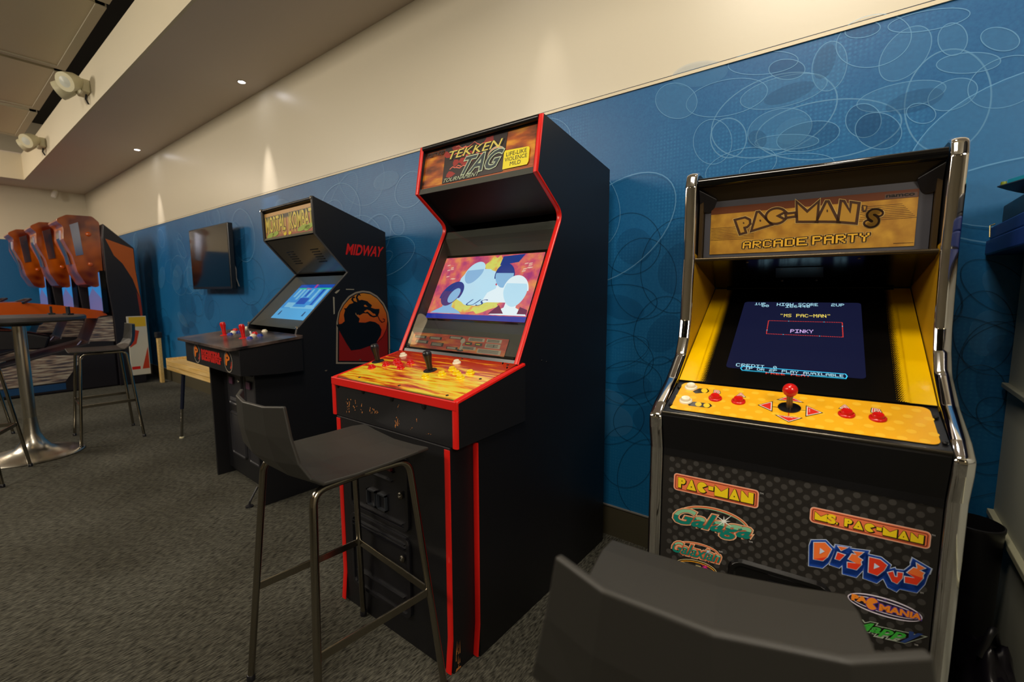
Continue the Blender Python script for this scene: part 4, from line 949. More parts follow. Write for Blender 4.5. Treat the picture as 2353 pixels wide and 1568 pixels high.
x0, x1, y0, y1 = pill(((165, 337), (690, 467), (697, 360), (168, 240))); word('PAC-MAN', x0 + .010, x1 - .010, y0 + .008, y1 - .008)
x0, x1, y0, y1 = pill(((1028, 545), (1778, 722), (1785, 627), (1033, 453))); word('MS. PAC-MAN', x0 + .008, x1 - .010, y0 + .008, y1 - .008)
def script(wd, q, c_edge, c_out, c_top, c_low, lv=3, sh=.35, b=(.085, .055, .03), starc='#e8f0f0'):
    Q = Q4(*q)
    a.text(wd, Q, c_edge, lv, bold=b[0], shear=sh); a.text(wd, Q, c_out, lv + 1, bold=b[1], shear=sh); a.text(wd, Q, c_low, lv + 3, bold=b[2], shear=sh)
    up_ = quadmap(PF2.pxs(Q)); vs, fs = text2d(wd, b[2], sh); v0 = text2d(wd, 0, sh)[0]; xx0, xx1 = min(v[0] for v in v0), max(v[0] for v in v0); yy0, yy1 = min(v[1] for v in v0), max(v[1] for v in v0)
    md = yy0 + (yy1 - yy0) * .55; keep = [f for f in fs if min(vs[i][1] for i in f) > md - .02]
    a.mesh2([(v[0], v[1]) for v in vs], keep, lambda x, y: up_((x - xx0) / (xx1 - xx0), (y - yy0) / (yy1 - yy0)), c_top, lv + 4)
def swoosh(cx_, cy_, rx_, ry_, rot, w, cols, lv=2, a0=170, a1=380):
    o1 = PF2.pxs([c4(*p) for p in ell(cx_, cy_, rx_, ry_, rot, 30, a0, a1)]); 
    for g, m, k in cols:
        i1 = PF2.pxs([c4(*p) for p in ell(cx_, cy_, rx_ - w - g, ry_ - w * .8 - g, rot, 30, a0, a1)]); oo = PF2.pxs([c4(*p) for p in ell(cx_, cy_, rx_ + g, ry_ + g, rot, 30, a0, a1)]); a.poly(oo + i1[::-1], m, lv + k)
def star(cx_, cy_, r_, m, lv):
    P = []
    for k in range(16): t = PI * k / 8; rr_ = r_ * ((1.0 if k % 4 == 2 else .6) if k % 2 == 0 else .15); P.append(c4(cx_ + rr_ * 1.6 * math.cos(t), cy_ + rr_ * math.sin(t) * 1.2))
    a.poly(P, m, lv, px=True)
EG, OE, TG, LG = ink('teal_dark', '#0c6660'), ink('logo_orange', '#d86438'), ink('teal', '#0e7a6c'), ink('mint', '#86c49c')
PLE = ink('pale_edge', '#ecc8a0')
swoosh(410, 560, 235, 95, 14, 14, ((4, PLE, 0), (0, OE, 1))); swoosh(410, 562, 228, 88, 14, 6, ((0, LG, 3),))
script('Galaga', ((160, 575), (640, 690), (655, 560), (170, 455)), PLE, OE, LG, TG, 5); star(480, 545, 48, ink('star_white', '#f2f4ec'), 12)
swoosh(310, 728, 140, 42, 14, 9, ((3, PLE, 0), (0, OE, 1)))
script('Galaxian', ((152, 735), (455, 812), (460, 742), (158, 668)), PLE, OE, LG, TG, 5, b=(.12, .08, .02)); star(380, 738, 20, ink('star_blue', '#b8d8ec'), 12)
YE, DK = ink('amber', '#f0a420'), ink('amber_edge', '#f4e0a0')
swoosh(300, 848, 135, 50, 14, 10, ((3, DK, 0), (0, INK, 1))); swoosh(300, 850, 130, 46, 14, 6, ((0, YE, 3),))
script('Galaga', ((150, 880), (440, 950), (448, 868), (156, 795)), DK, INK, YE, YE, 5); star(360, 835, 28, ink('star_pink', '#d82c8c'), 12)
DB, DW, DO, DR = ink('dug_blue', '#1c4ab0'), ink('dug_white', '#c8d8f0'), ink('dug_orange', '#f07434'), ink('dug_red', '#e03a1e')
DUG = [[(1050, 680), (1120, 680), (1160, 722), (1135, 770), (1105, 795), (1048, 785)],
       [(1203, 704), (1262, 712), (1222, 730)], [(1200, 742), (1245, 758), (1212, 792), (1185, 783)],
       [(1300, 735), (1362, 742), (1326, 770), (1356, 790), (1345, 800), (1350, 818), (1318, 852), (1262, 838), (1262, 805), (1318, 812), (1268, 785), (1290, 752), (1320, 758)],
       [(1400, 772), (1470, 788), (1512, 822), (1492, 856), (1450, 888), (1395, 868)],
       [(1518, 870), (1550, 862), (1560, 895), (1578, 898), (1580, 868), (1612, 872), (1608, 905), (1575, 940), (1545, 925)],
       [(1700, 812), (1752, 842), (1715, 855), (1748, 872), (1738, 885), (1740, 905), (1700, 948), (1625, 932), (1625, 895), (1690, 905), (1640, 870), (1680, 838), (1705, 845)]]
for L in DUG:
    for k_ in range(5):
        dx, dy = -k_ * 3, k_ * 8; P = PF2.pxs([c4(x + dx, y + dy) for x, y in L]); a.poly(grow(P, .0074 if len(L) > 3 else .0045), DW, 3)
for L in DUG:
    for k_ in range(5):
        dx, dy = -k_ * 3, k_ * 8; P = PF2.pxs([c4(x + dx, y + dy) for x, y in L]); a.poly(grow(P, .0060 if len(L) > 3 else .0034), DB, 5)
for L in DUG:
    P = PF2.pxs([c4(*p) for p in L]); a.poly(grow(P, .0016), DW, 7); a.poly(P, DO, 9)
    ys = sorted(p[1] for p in L); mid_ = ys[0] + (ys[-1] - ys[0]) * .52
    if len(L) > 3:
        a.poly([p for p in P if p[1] < PF2.px(*c4(L[0][0], mid_))[1]][:] if len([p for p in P if p[1] < PF2.px(*c4(L[0][0], mid_))[1]]) > 2 else P, DR, 10)
for tri in (((1088, 712), (1118, 735), (1085, 752)), ((1432, 808), (1466, 832), (1428, 846))): a.poly([c4(*p) for p in tri], DW, 12, px=True)
a.poly([c4(*p) for p in ell(1500, 1092, 248, 58, 17, 40)], ink('mania_white', '#e4dcec'), 3, px=True); a.poly([c4(*p) for p in ell(1500, 1092, 240, 50, 17, 40)], ink('mania_ink', '#221c30'), 4, px=True)
a.poly([c4(*p) for p in ell(1500, 1092, 225, 38, 17, 40)], ink('mania_white', '#e4dcec'), 5, px=True); a.poly([c4(*p) for p in ell(1500, 1092, 219, 32, 17, 40)], ink('mania_ink', '#221c30'), 6, px=True)
a.text('PA', Q4((1292, 1040), (1380, 1062), (1382, 1030), (1295, 1008)), ink('mania_orange', '#f08c28'), 9, bold=.08); glyph(a, 'C', Q4((1378, 1100), (1452, 1110), (1460, 1040), (1385, 1020)), [(.002, ink('mania_violet', '#5a3c98'), 8), (0, ink('mania_orange', '#f08c28'), 9)])
a.text('MANIA', Q4((1465, 1108), (1722, 1168), (1728, 1135), (1470, 1070)), ink('mania_violet', '#5a3c98'), 8, bold=.13); a.text('MANIA', Q4((1465, 1108), (1722, 1168), (1728, 1135), (1470, 1070)), ink('mania_orange', '#f08c28'), 9, bold=.05)
star(1500, 1045, 16, ink('mania_violet', '#5a3c98'), 10)
Qm = Q4((1290, 1235), (1690, 1325), (1725, 1262), (1310, 1172)); SG = ink('mappy_silver', '#a8b4a4')
a.text('Mappy', Qm, SG, 3, bold=.16, shear=.2); a.text('Mappy', Qm, INK, 4, bold=.11, shear=.2); a.text('Mapp', [Qm[0], tuple(Vector(Qm[0]).lerp(Vector(Qm[1]), .80)), tuple(Vector(Qm[3]).lerp(Vector(Qm[2]), .80)), Qm[3]], ink('mappy_green', '#3ca83c'), 6, bold=.03, shear=.2)
a.text('y', [tuple(Vector(Qm[0]).lerp(Vector(Qm[1]), .80)), Qm[1], Qm[2], tuple(Vector(Qm[3]).lerp(Vector(Qm[2]), .80))], ink('mappy_blue', '#28407c'), 7, bold=.05, shear=.2)
a.text('R', Q4((1640, 1490), (1695, 1508), (1698, 1440), (1645, 1425)), ink('silver', '#c8c8c8'), 3, bold=.10); a.text('R', Q4((1640, 1490), (1695, 1508), (1698, 1440), (1645, 1425)), INK, 4, bold=.03)
for p in ((705, 365), (1795, 630), (636, 672), (1720, 995), (445, 735), (1685, 1325)):
    a.text('TM', Q4((p[0], p[1] + 8), (p[0] + 24, p[1] + 13), (p[0] + 24, p[1] + 3), (p[0], p[1] - 2)), ink('silver', '#c8c8c8'), 3)
a.build(T, parent=fp)
# coin door
P = PF2.pxs(Q4((500, 900), (1168, 1065), (760, 835)))
x0, x1, z1 = P[0][0], P[1][0], P[2][1]; z0 = z1 - .36
def door_plate(name, x0, x1, z0, z1, y, mt, root, rd=.035, dep=.010, par=None):
    N_ = 0; P_ = arc_rect((x0 + x1) / 2, (z0 + z1) / 2, x1 - x0, z1 - z0, rd); P2 = arc_rect((x0 + x1) / 2, (z0 + z1) / 2, x1 - x0 - .012, z1 - z0 - .012, rd - .006)
    P3 = arc_rect((x0 + x1) / 2, (z0 + z1) / 2, x1 - x0 - .030, z1 - z0 - .030, rd - .015); P4 = arc_rect((x0 + x1) / 2, (z0 + z1) / 2, x1 - x0 - .042, z1 - z0 - .042, rd - .02)
    n = len(P_); vs = [(x, y, z) for x, z in P_] + [(x, y - dep, z) for x, z in P2] + [(x, y - dep, z) for x, z in P3] + [(x, y - dep * .45, z) for x, z in P4]
    fs = [(k * n + i, k * n + (i + 1) % n, (k + 1) * n + (i + 1) % n, (k + 1) * n + i) for k in range(3) for i in range(n)] + [tuple(3 * n + i for i in range(n))]
    return MB().add(vs, fs, mt).build(name, root, par, bevel=.001)
d = door_plate('coin_door', x0, x1, z0, z1, -.7405, mat('door_gloss_black', '#0a0a0b', .22), T)
S0, S1 = PF2.px(*c4(755, 945)), PF2.px(*c4(930, 985)); zs = (S0[1] + S1[1]) / 2
MB().box(S0[0], S1[0], -.749, -.744, zs - .004, zs + .012, BLKS).box(S0[0], S1[0], -.7505, -.749, zs - .002, zs + .002, CHR).build('coin_slot', parent=d)
MB().box(-.04, .04, -.749, -.744, zs - .16, zs - .08, BLKS).build('coin_return', parent=d)
MB().box(-HW + .002, HW - .002, -.725, 0, 0, .02, BLK).build('base', T)

# ================================================================== DRAGON-EMBLEM MACHINE (middle distance)
T = Root('arcade_cabinet', (-3.04, -.035, 0), -2, 'black arcade machine with a dragon emblem on its side and two red joysticks', 'arcade machine')
HW, TH = .37, .02
side = [(0, 0), (0, 1.656), (-.515, 1.826), (-.508, 1.605), (-.297, 1.372), (-.65, 1.02), (-.66, .98), (-.66, .80), (-.905, .78), (-.905, 0)]
for x0, x1 in ((-HW, -HW + TH), (HW - TH, HW)): MB().prism(side, x0, x1, BLK).build('side_panel', T, bevel=.002)
GM = mat('dull_edge_molding', '#3a3a3c', .35)
for x0 in (-HW - .0005, HW - TH - .0005):
    molding('edge_molding', [(-.50, 1.822), (-.515, 1.820), (-.508, 1.605), (-.297, 1.372), (-.648, 1.02)], x0, x0 + TH + .001, .003, GM, T)
    for y, z in ((-.520, 1.815), (-.298, 1.378), (-.648, 1.028)):
        MB().lathe([(.011, -.002), (.009, .003), (0, .004)], (x0 + TH / 2, y, z), CHR, axis=(0, -1, .2), seg=12).build('corner_cap', T)
IX = HW - TH
MB().box(-IX, IX, -.02, 0, .02, 1.63, BLK).build('back_panel', T)
MB().prism([(-.0, 1.635), (-.505, 1.802), (-.505, 1.820), (0, 1.652)], -IX, IX, BLK).build('top_panel', T)
MB().tube([(-IX, -.508, 1.812), (IX, -.508, 1.812)], .010, BLKS).build('top_rail', T, sm=60)
MB().prism([(-.502, 1.622), (-.512, 1.606), (-.49, 1.606), (-.485, 1.622)], -IX, IX, mat('retainer_grey', '#5c5848', .4)).build('marquee_retainer', T)
q = MB().prism([(-.500, 1.79), (-.496, 1.615), (-.485, 1.615), (-.488, 1.79)], -IX, IX, mat('mk_marquee', '#b58a4a', .35)).build('marquee', T)
MF = Frame(T, (0, -.4965, 1.615), (1, 0, 0), (0, -.004, .175))
a = Art(MF, 'marquee_artwork', lift=.0016); r = random.Random(2)
MKB = ink('marquee_brown', '#a8744c'); MKY = ink('marquee_yellow', '#c9b844'); MKG = ink('marquee_green', '#93a83e'); MKR = ink('marquee_rust', '#9a5a44'); MKD = ink('marquee_dark', '#3a3428')
a.poly([(-.34, .0), (.345, .0), (.345, .150), (-.34, .150)], MKB, 0); a.poly([(-.34, .12), (.345, .12), (.345, .150), (-.34, .150)], MKD, 1); a.poly([(-.34, 0), (.345, 0), (.345, .022), (-.34, .018)], MKR, 1)
for k in range(46):
    x = -.33 + k * .0148; a.poly([(x, .02 + r.uniform(0, .03)), (x + .007, .02), (x + .008, .12), (x + .001, .13)], (MKR, ink('marquee_tan', '#c49a62'), MKY)[k % 3], 2)
for off, mt, lv in ((.003, MKD, 4), (0, MKY, 6)):
    a.text('MORTAL', [(-.33 + off, .045), (-.035 + off, .045), (-.035 + off, .145), (-.33 + off, .145)], mt, lv, bold=.02 if mt is MKY else .05, px=False)
    a.text('KOMBAT', [(.03 + off, .045), (.335 + off, .045), (.335 + off, .145), (.03 + off, .145)], mt, lv, bold=.02 if mt is MKY else .05, px=False)
for x, y, w in ((-.27, .022, .06), (-.19, .028, .05), (.20, .035, .07), (.29, .04, .05), (.26, .03, .04)): a.poly(ell(x, y, w, .016, 8, 16), MKG, 7)
for x in (-.045, .025): a.poly(ell(x, .018, .022, .011, 5, 14), ink('marquee_bright', '#d8c22c'), 8)
a.build(T, parent=q)
sp_ = MB().prism([(-.498, 1.600), (-.292, 1.376), (-.280, 1.386), (-.485, 1.610)], -IX, IX, mat('speaker_satin', '#33302a', .22)).build('speaker_panel', T)
m = MB()
SPK = Frame(T, (0, -.395, 1.488), (1, 0, 0), (0, -.2, .2196)) 
if SPK.n.y > 0: SPK = Frame(T, (0, -.395, 1.488), (-1, 0, 0), (0, -.2, .2196))
for sx_ in (-.17, .17):
    for k in range(6): 
        c = SPK.at(sx_ + k * .004, -.055 + k * .020, .0); m.tube([c - SPK.ux * .05, c + SPK.ux * .05], .0035, BLKG, seg=6)
m.build('speaker_slots', T)
g0, g1 = Vector((0, -.640, 1.020)), Vector((0, -.305, 1.353)); GF = Frame(T, g0, (1, 0, 0), g1 - g0); gL = (g1 - g0).length
SF = Frame(T, g0 - GF.n * .05, (1, 0, 0), g1 - g0)
c9 = lambda x, y: (590 + x / 5.058, 450 + y / 5.058)
P = SF.pxs([c9(160, 1415), c9(545, 1455), c9(920, 1030), c9(525, 1035)])
x0, x1, y0, y1 = (P[0][0] + P[3][0]) / 2, (P[1][0] + P[2][0]) / 2, (P[0][1] + P[1][1]) / 2, (P[2][1] + P[3][1]) / 2
x1 = min(x1, IX - .03)
mb = MB(); iw = IX - .001
outer = [GF.at(-iw, 0, 0), GF.at(iw, 0, 0), GF.at(iw, gL, 0), GF.at(-iw, gL, 0)]; inner = [SF.at(x0, y0, 0), SF.at(x1, y0, 0), SF.at(x1, y1, 0), SF.at(x0, y1, 0)]
mb.add(outer + inner, [(i, (i + 1) % 4, 4 + (i + 1) % 4, 4 + i) for i in range(4)], mat('bezel_card_grey', '#6c6d66', .55)); mb.build('bezel', T)
mon = MB().add([SF.at(x0 - .01, y0 - .01, -.003), SF.at(x1 + .01, y0 - .01, -.003), SF.at(x1 + .01, y1 + .01, -.003), SF.at(x0 - .01, y1 + .01, -.003), SF.at(x0, y0, -.2), SF.at(x1, y0, -.2), SF.at(x1, y1, -.1), SF.at(x0, y1, -.1)],
               [(0, 1, 2, 3), (4, 7, 6, 5)] + [(i, 4 + i, 4 + (i + 1) % 4, (i + 1) % 4) for i in range(4)], BLKG).build('monitor', T)
a = Art(SF, 'screen_picture', lift=-.001); sm = quadmap([(x0, y0), (x1, y0), (x1, y1), (x0, y1)]); S_ = lambda p: [sm(*q) for q in p]
a.poly(S_([(0, 0), (1, 0), (1, 1), (0, 1)]), glow('mk_blue', '#3f9ae6', 1.0), 0)
NV, PB, LB = glow('mk_navy', '#1656c8', .9), glow('mk_pale', '#86ccf2', 1.0), glow('mk_light', '#5cb4ee', 1.0)
a.poly(S_([(0, .90), (1, .90), (1, 1), (0, 1)]), NV, 1); a.poly(S_([(.06, .86), (.40, .86), (.40, .90), (.06, .90)]), glow('mk_green', '#2fd0a0', 1), 2); a.poly(S_([(.60, .86), (.96, .86), (.96, .90), (.60, .90)]), glow('mk_green', '#2fd0a0', 1), 2)
a.poly(S_([(.28, .86), (.42, .86), (.42, .89), (.28, .89)]), glow('mk_magenta', '#c03a9c', 1), 3); a.poly(S_([(.47, .9), (.53, .9), (.53, 1), (.47, 1)]), glow('mk_magenta', '#c03a9c', 1), 3)
a.poly(S_([(0, 0), (1, 0), (1, .30), (0, .30)]), LB, 1)
for (u0, v0, u1, v1, m_) in ((.36, .42, .62, .60, NV), (.10, .62, .16, .86, PB), (.22, .55, .28, .86, PB), (.34, .60, .38, .86, PB), (.5, .62, .55, .86, PB), (.66, .5, .72, .86, PB), (.78, .4, .84, .86, NV), (.88, .4, .94, .86, PB), (.1, .32, .34, .46, PB), (.7, .32, .95, .40, PB), (.42, .64, .47, .82, NV), (.3, .3, .98, .34, PB)):
    a.poly(S_([(u0, v0), (u1, v0), (u1, v1), (u0, v1)]), m_, 4 if m_ is NV else 5)
for u in (.12, .82): a.poly(S_([(u, .1), (u + .05, .1), (u + .04, .22), (u + .01, .22)]), glow('mk_dim', '#2a4a80', .8), 6)
a.build(T, parent=mon)
MB().add([GF.at(-iw, 0, .002), GF.at(iw, 0, .002), GF.at(iw, gL, .002), GF.at(-iw, gL, .002)], [(0, 1, 2, 3)], GLM).build('screen_glass', T)
# wide control deck
DW_ = .465
dk = MB(); P = arc_rect(0, -.850, 2 * DW_, .40, .03)
dk.prism(P, 0, .016, mat('deck_mottled', '#3c3634', .22), axis='z')
m_ = MATS['deck_mottled']; noise_color(m_, '#1d1b1d', '#6a5850', 7, .35, .7, 5)
dk.v = [Vector((v.x, v.y, v.z + .935 + (v.y + 1.05) * .10)) for v in dk.v]
deck = dk.build('control_deck', T, bevel=.004)
MB().prism([(-1.005, .795), (-1.005, .936), (-.662, .970), (-.662, .78), (-.80, .78)], -.455, .455, BLK).build('control_box', T, bevel=.002)
PFm = Frame(T, (0, -1.05, .951), (1, 0, 0), (0, .4, .04))
mdk = lambda x, y: (400 + x / 7.84, 720 + y / 7.84)
for x, y in ((912, 395), (1255, 448)):
    q = PFm.px(*mdk(x, y)); bat_stick(PFm, q[0], q[1], REDP, REDP, T, h=.001, H=.085)
for x, y, mt in ((1065, 352, WHP), (1422, 412, WHP), (1298, 272, WHP), (1632, 330, WHP), (1010, 390, BLUP), (1165, 354, BLUP), (1362, 460, BLUP), (1548, 412, BLUP), (1105, 308, REDP), (1455, 372, REDP)):
    q = PFm.px(*mdk(x, y)); button(PFm, q[0], q[1], mt, T, r=.018, h=.001)
# front of the box: red word between two emblems
BF2 = Frame(T, (0, -1.005, .795), (1, 0, 0), (0, 0, 1)); a = Art(BF2, 'front_artwork', lift=.0012)
cA = lambda x, y: (420 + x / 15.68, 780 + y / 15.68)
RR = ink('sign_red', '#c01a14'); RS = ink('silver_ring', '#8a8478'); OG = ink('emblem_orange', '#d8701c'); RE = ink('emblem_red', '#d03a2a')
P = BF2.pxs([cA(*p) for p in ((690, 690), (1370, 915), (1385, 540), (700, 370))]); x0, x1, y0, y1 = (P[0][0] + P[3][0]) / 2, (P[1][0] + P[2][0]) / 2, (P[0][1] + P[1][1]) / 2, (P[2][1] + P[3][1]) / 2
a.text('MORTAL', [(x0, (y0 + y1) / 2), (x1, (y0 + y1) / 2), (x1, y1), (x0, y1)], RR, 1, bold=.12, px=False); a.text('KOMBAT', [(x0, y0), (x1, y0), (x1, (y0 + y1) / 2 - .002), (x0, (y0 + y1) / 2 - .002)], RR, 1, bold=.12, px=False)
def dragon(art, quad, dark, back1, ringm, lv, px=True, back2=None):
    """round emblem: long-necked dragon's head in profile, facing right, inside a ring"""
    q = quadmap(art.f.pxs(quad) if px else quad); Q = lambda pts: [q(*p) for p in pts]
    art.ring(Q(ell(.5, .5, .52, .52, 0, 60)), Q(ell(.5, .5, .475, .475, 0, 60)), ringm, lv)
    if back1:
        art.poly(Q(ell(.5, .5, .455, .455, 0, 60)), back1, lv)
        if back2:
            art.poly(Q([p for p in ell(.5, .5, .455, .455, 0, 60) if p[1] < .42]), back2, lv + 1)
    neck = [(.16, .50), (.17, .66), (.24, .76), (.36, .80), (.42, .78), (.36, .84), (.33, .90), (.40, .93), (.38, .87), (.43, .82), (.46, .86), (.44, .95), (.52, .95), (.55, .90), (.50, .91), (.50, .83), (.56, .80), (.64, .80),
            (.62, .76), (.70, .74), (.68, .68), (.76, .68), (.84, .64), (.90, .66), (.92, .60), (.90, .53), (.86, .48), (.80, .45), (.72, .47), (.62, .55), (.56, .57), (.53, .56), (.60, .51), (.50, .50), (.47, .44), (.50, .36), (.62, .37), (.74, .36), (.84, .30),
            (.90, .18), (.84, .10), (.70, .03), (.50, .0), (.30, .05), (.40, .16), (.34, .24), (.22, .28), (.17, .38), (.10, .40)]
    art.poly(Q(neck), dark, lv + 2)
    art.poly(Q([(.60, .70), (.68, .66), (.66, .64), (.60, .665)]), back1 or ringm, lv + 3)
    art.poly(Q([(.62, .60), (.70, .585), (.80, .54), (.84, .50), (.80, .48), (.72, .51)]), back1 or ringm, lv + 3)
    art.poly(Q([(.86, .47), (.90, .40), (.96, .40), (.975, .46), (.95, .49), (.955, .45), (.93, .43), (.90, .48)]), dark, lv + 3)
for P in (((375, 700), (665, 790), (665, 330), (375, 190)), ((1480, 1120), (1830, 1210), (1830, 600), (1480, 530))):
    P = BF2.pxs([cA(*p) for p in P]); xc, yc = sum(p[0] for p in P) / 4, sum(p[1] for p in P) / 4; rr_ = .062
    yc = min(max(yc, .066), .075)
    sq = [(xc - rr_, yc - rr_), (xc + rr_, yc - rr_), (xc + rr_, yc + rr_), (xc - rr_, yc + rr_)]
    q = quadmap(sq); a.ring([q(*p) for p in ell(.5, .5, .5, .5, 0, 40)], [q(*p) for p in ell(.5, .5, .44, .44, 0, 40)], RS, 1)
    a.poly([q(*p) for p in ((.12, .45), (.16, .75), (.35, .92), (.50, .84), (.70, .70), (.66, .58), (.40, .52), (.30, .30), (.18, .30))], OG, 2); a.poly([q(*p) for p in ((.30, .66), (.42, .74), (.52, .66), (.40, .60))], BLKS, 3)
    a.poly([q(*p) for p in ((.74, .16), (.88, .30), (.90, .55), (.84, .50), (.80, .34), (.70, .26))], RE, 2)
a.build(T)
# side art
XS = Frame(T, (HW, 0, 0), (0, 1, 0), (0, 0, 1)); a = Art(XS, 'side_artwork', lift=.0012)
cB = lambda x, y: (760 + x / 7.125, 640 + y / 7.125)
arch = [(85, 1400), (90, 720), (120, 560), (190, 410), (290, 290), (400, 225), (520, 200), (640, 215), (760, 285), (870, 410), (940, 560), (965, 740), (972, 1400)]
SO, SRD, SDK = mat('side_orange', '#b85c0c', .35), ink('side_crimson', '#7c1108'), ink('side_black', '#08080a'); SGR = ink('side_ring', '#83786a')
n, l, b = NT(SO); tc = n.new('ShaderNodeTexCoord'); sp = n.new('ShaderNodeSeparateXYZ'); mr = n.new('ShaderNodeMapRange'); rp = n.new('ShaderNodeValToRGB')
zt, zb = XS.px(*cB(520, 200))[1], XS.px(*cB(520, 1000))[1]; mr.inputs[1].default_value = zb; mr.inputs[2].default_value = zt
rp.color_ramp.elements[0].color = hexc('#b02a10'); rp.color_ramp.elements[1].color = hexc('#b87412'); rp.color_ramp.elements[0].position = .1
l.new(tc.outputs['Object'], sp.inputs[0]); l.new(sp.outputs[2], mr.inputs[0]); l.new(mr.outputs[0], rp.inputs['Fac']); l.new(rp.outputs[0], b.inputs['Base Color'])
P = XS.pxs([cB(*p) for p in arch]); P = [(p.x, p.y) for p in fillet([(x, y, 0) for x, y in P], [0] + [.05] * (len(P) - 2) + [0], 3)]
P2 = grow(P, -.011); P3 = grow(P, -.020)
a.poly(P, SGR, 0); a.poly(P2, SDK, 1); 
a.poly(P3, SRD, 2)
ring_ = [(125, 700), (150, 560), (215, 440), (310, 330), (420, 262), (530, 243), (650, 262), (755, 330), (850, 450), (905, 570), (922, 700), (905, 830), (850, 950), (760, 1040), (640, 1095), (520, 1110), (400, 1090), (290, 1030), (200, 940), (145, 820)]
Pr = XS.pxs([cB(*p) for p in ring_]); Pr = [(p.x, p.y) for p in fillet([(x, y, 0) for x, y in Pr], .03, 3, closed=True)]
a.poly(grow(Pr, .005), SDK, 3); a.poly(Pr, SO, 4)
head = [(225, 700), (210, 600), (232, 520), (210, 490), (250, 490), (300, 425), (370, 400), (330, 350), (345, 310), (385, 290), (395, 320), (362, 330), (375, 370), (430, 390), (405, 310), (425, 265), (470, 250), (492, 290), (455, 275), (435, 310), (462, 360),
        (505, 350), (600, 375), (620, 400), (672, 440), (655, 480), (720, 500), (795, 500), (790, 560), (765, 625), (700, 640), (640, 620), (600, 575), (530, 570), (470, 605), (440, 590), (420, 610), (470, 660), (455, 720),
        (560, 725), (640, 700), (720, 715), (790, 760), (830, 840), (815, 930), (740, 1060), (620, 1110), (480, 1160), (330, 1180), (250, 1060), (160, 900), (90, 760), (180, 740)]
a.poly([cB(*p) for p in head], SDK, 6, px=True)
a.poly([cB(*p) for p in ((535, 445), (560, 430), (600, 465), (555, 465))], SO, 8, px=True); a.poly([cB(*p) for p in ((540, 540), (590, 510), (640, 530), (690, 575), (720, 580), (735, 610), (690, 615), (650, 590), (600, 545), (560, 560))], SO, 8, px=True)
a.poly([cB(*p) for p in ((405, 560), (420, 600), (460, 625), (430, 620), (400, 585))], ink('tan', '#a07a50'), 9, px=True)
cur = [(760, 620), (790, 690), (830, 730), (880, 710), (885, 665), (850, 655), (845, 670), (870, 675), (868, 700), (840, 712), (805, 680), (775, 615)]
a.poly([cB(*p) for p in cur], ink('dark_maroon', '#4a0f08'), 9, px=True)
a.text('MIDWAY', [c9(1035, 680), c9(1440, 709), c9(1468, 602), c9(1055, 560)], ink('sign_red', '#c01a14'), 1, bold=.03)
a.build(T)
wr = ink('worn_edge', '#8c887a', .6); a = Art(XS, 'worn_edges', lift=.001)
for p in (((35, 300), (60, 310), (65, 580), (45, 590)), ((62, 235), (100, 200), (150, 180), (130, 215), (90, 250)), ((245, 172), (385, 175), (380, 188), (250, 186))): a.poly([cB(*q) for q in p], wr, 0, px=True)
a.build(T)
MB().box(-IX, IX, -.83, -.81, .05, .78, BLK).build('front_panel', T)
MB().box(-IX, IX, -.81, 0, .02, .05, BLK).build('base', T)
for (x0, x1, z0, z1) in ((-.26, -.02, .50, .74), (.02, .26, .50, .74), (-.26, -.02, .16, .46), (.02, .26, .16, .46)):
    d = door_plate('coin_door', x0, x1, z0, z1, -.8305, mat('door_grey_black', '#26262b', .3), T, rd=.03, dep=.01)
    MB().lathe([(.011, 0), (.009, .005), (0, .005)], (x1 - .04, -.8405, (z0 + z1) / 2 + .06), CHR, axis=(0, -1, 0), seg=14).build('lock', parent=d)
    if z0 > .3:
        MB().box(x0 + .05, x0 + .11, -.846, -.838, z1 - .09, z1 - .045, mat('coin_button_dim', '#55304a', .3)).build('coin_button', parent=d)
        MB().box(x0 + .05, x1 - .06, -.845, -.838, z0 + .04, z0 + .06, mat('door_bar', '#4c4c50', .3)).build('coin_return', parent=d)
MB().tube([(.30, -.90, .10), (.31, -.95, .03), (.312, -.955, .012)], .006, BLKM, seg=8).lathe([(.022, 0), (.02, .008), (.006, .014)], (.312, -.955, 0), BLKM, seg=16).build('levelling_foot', T)

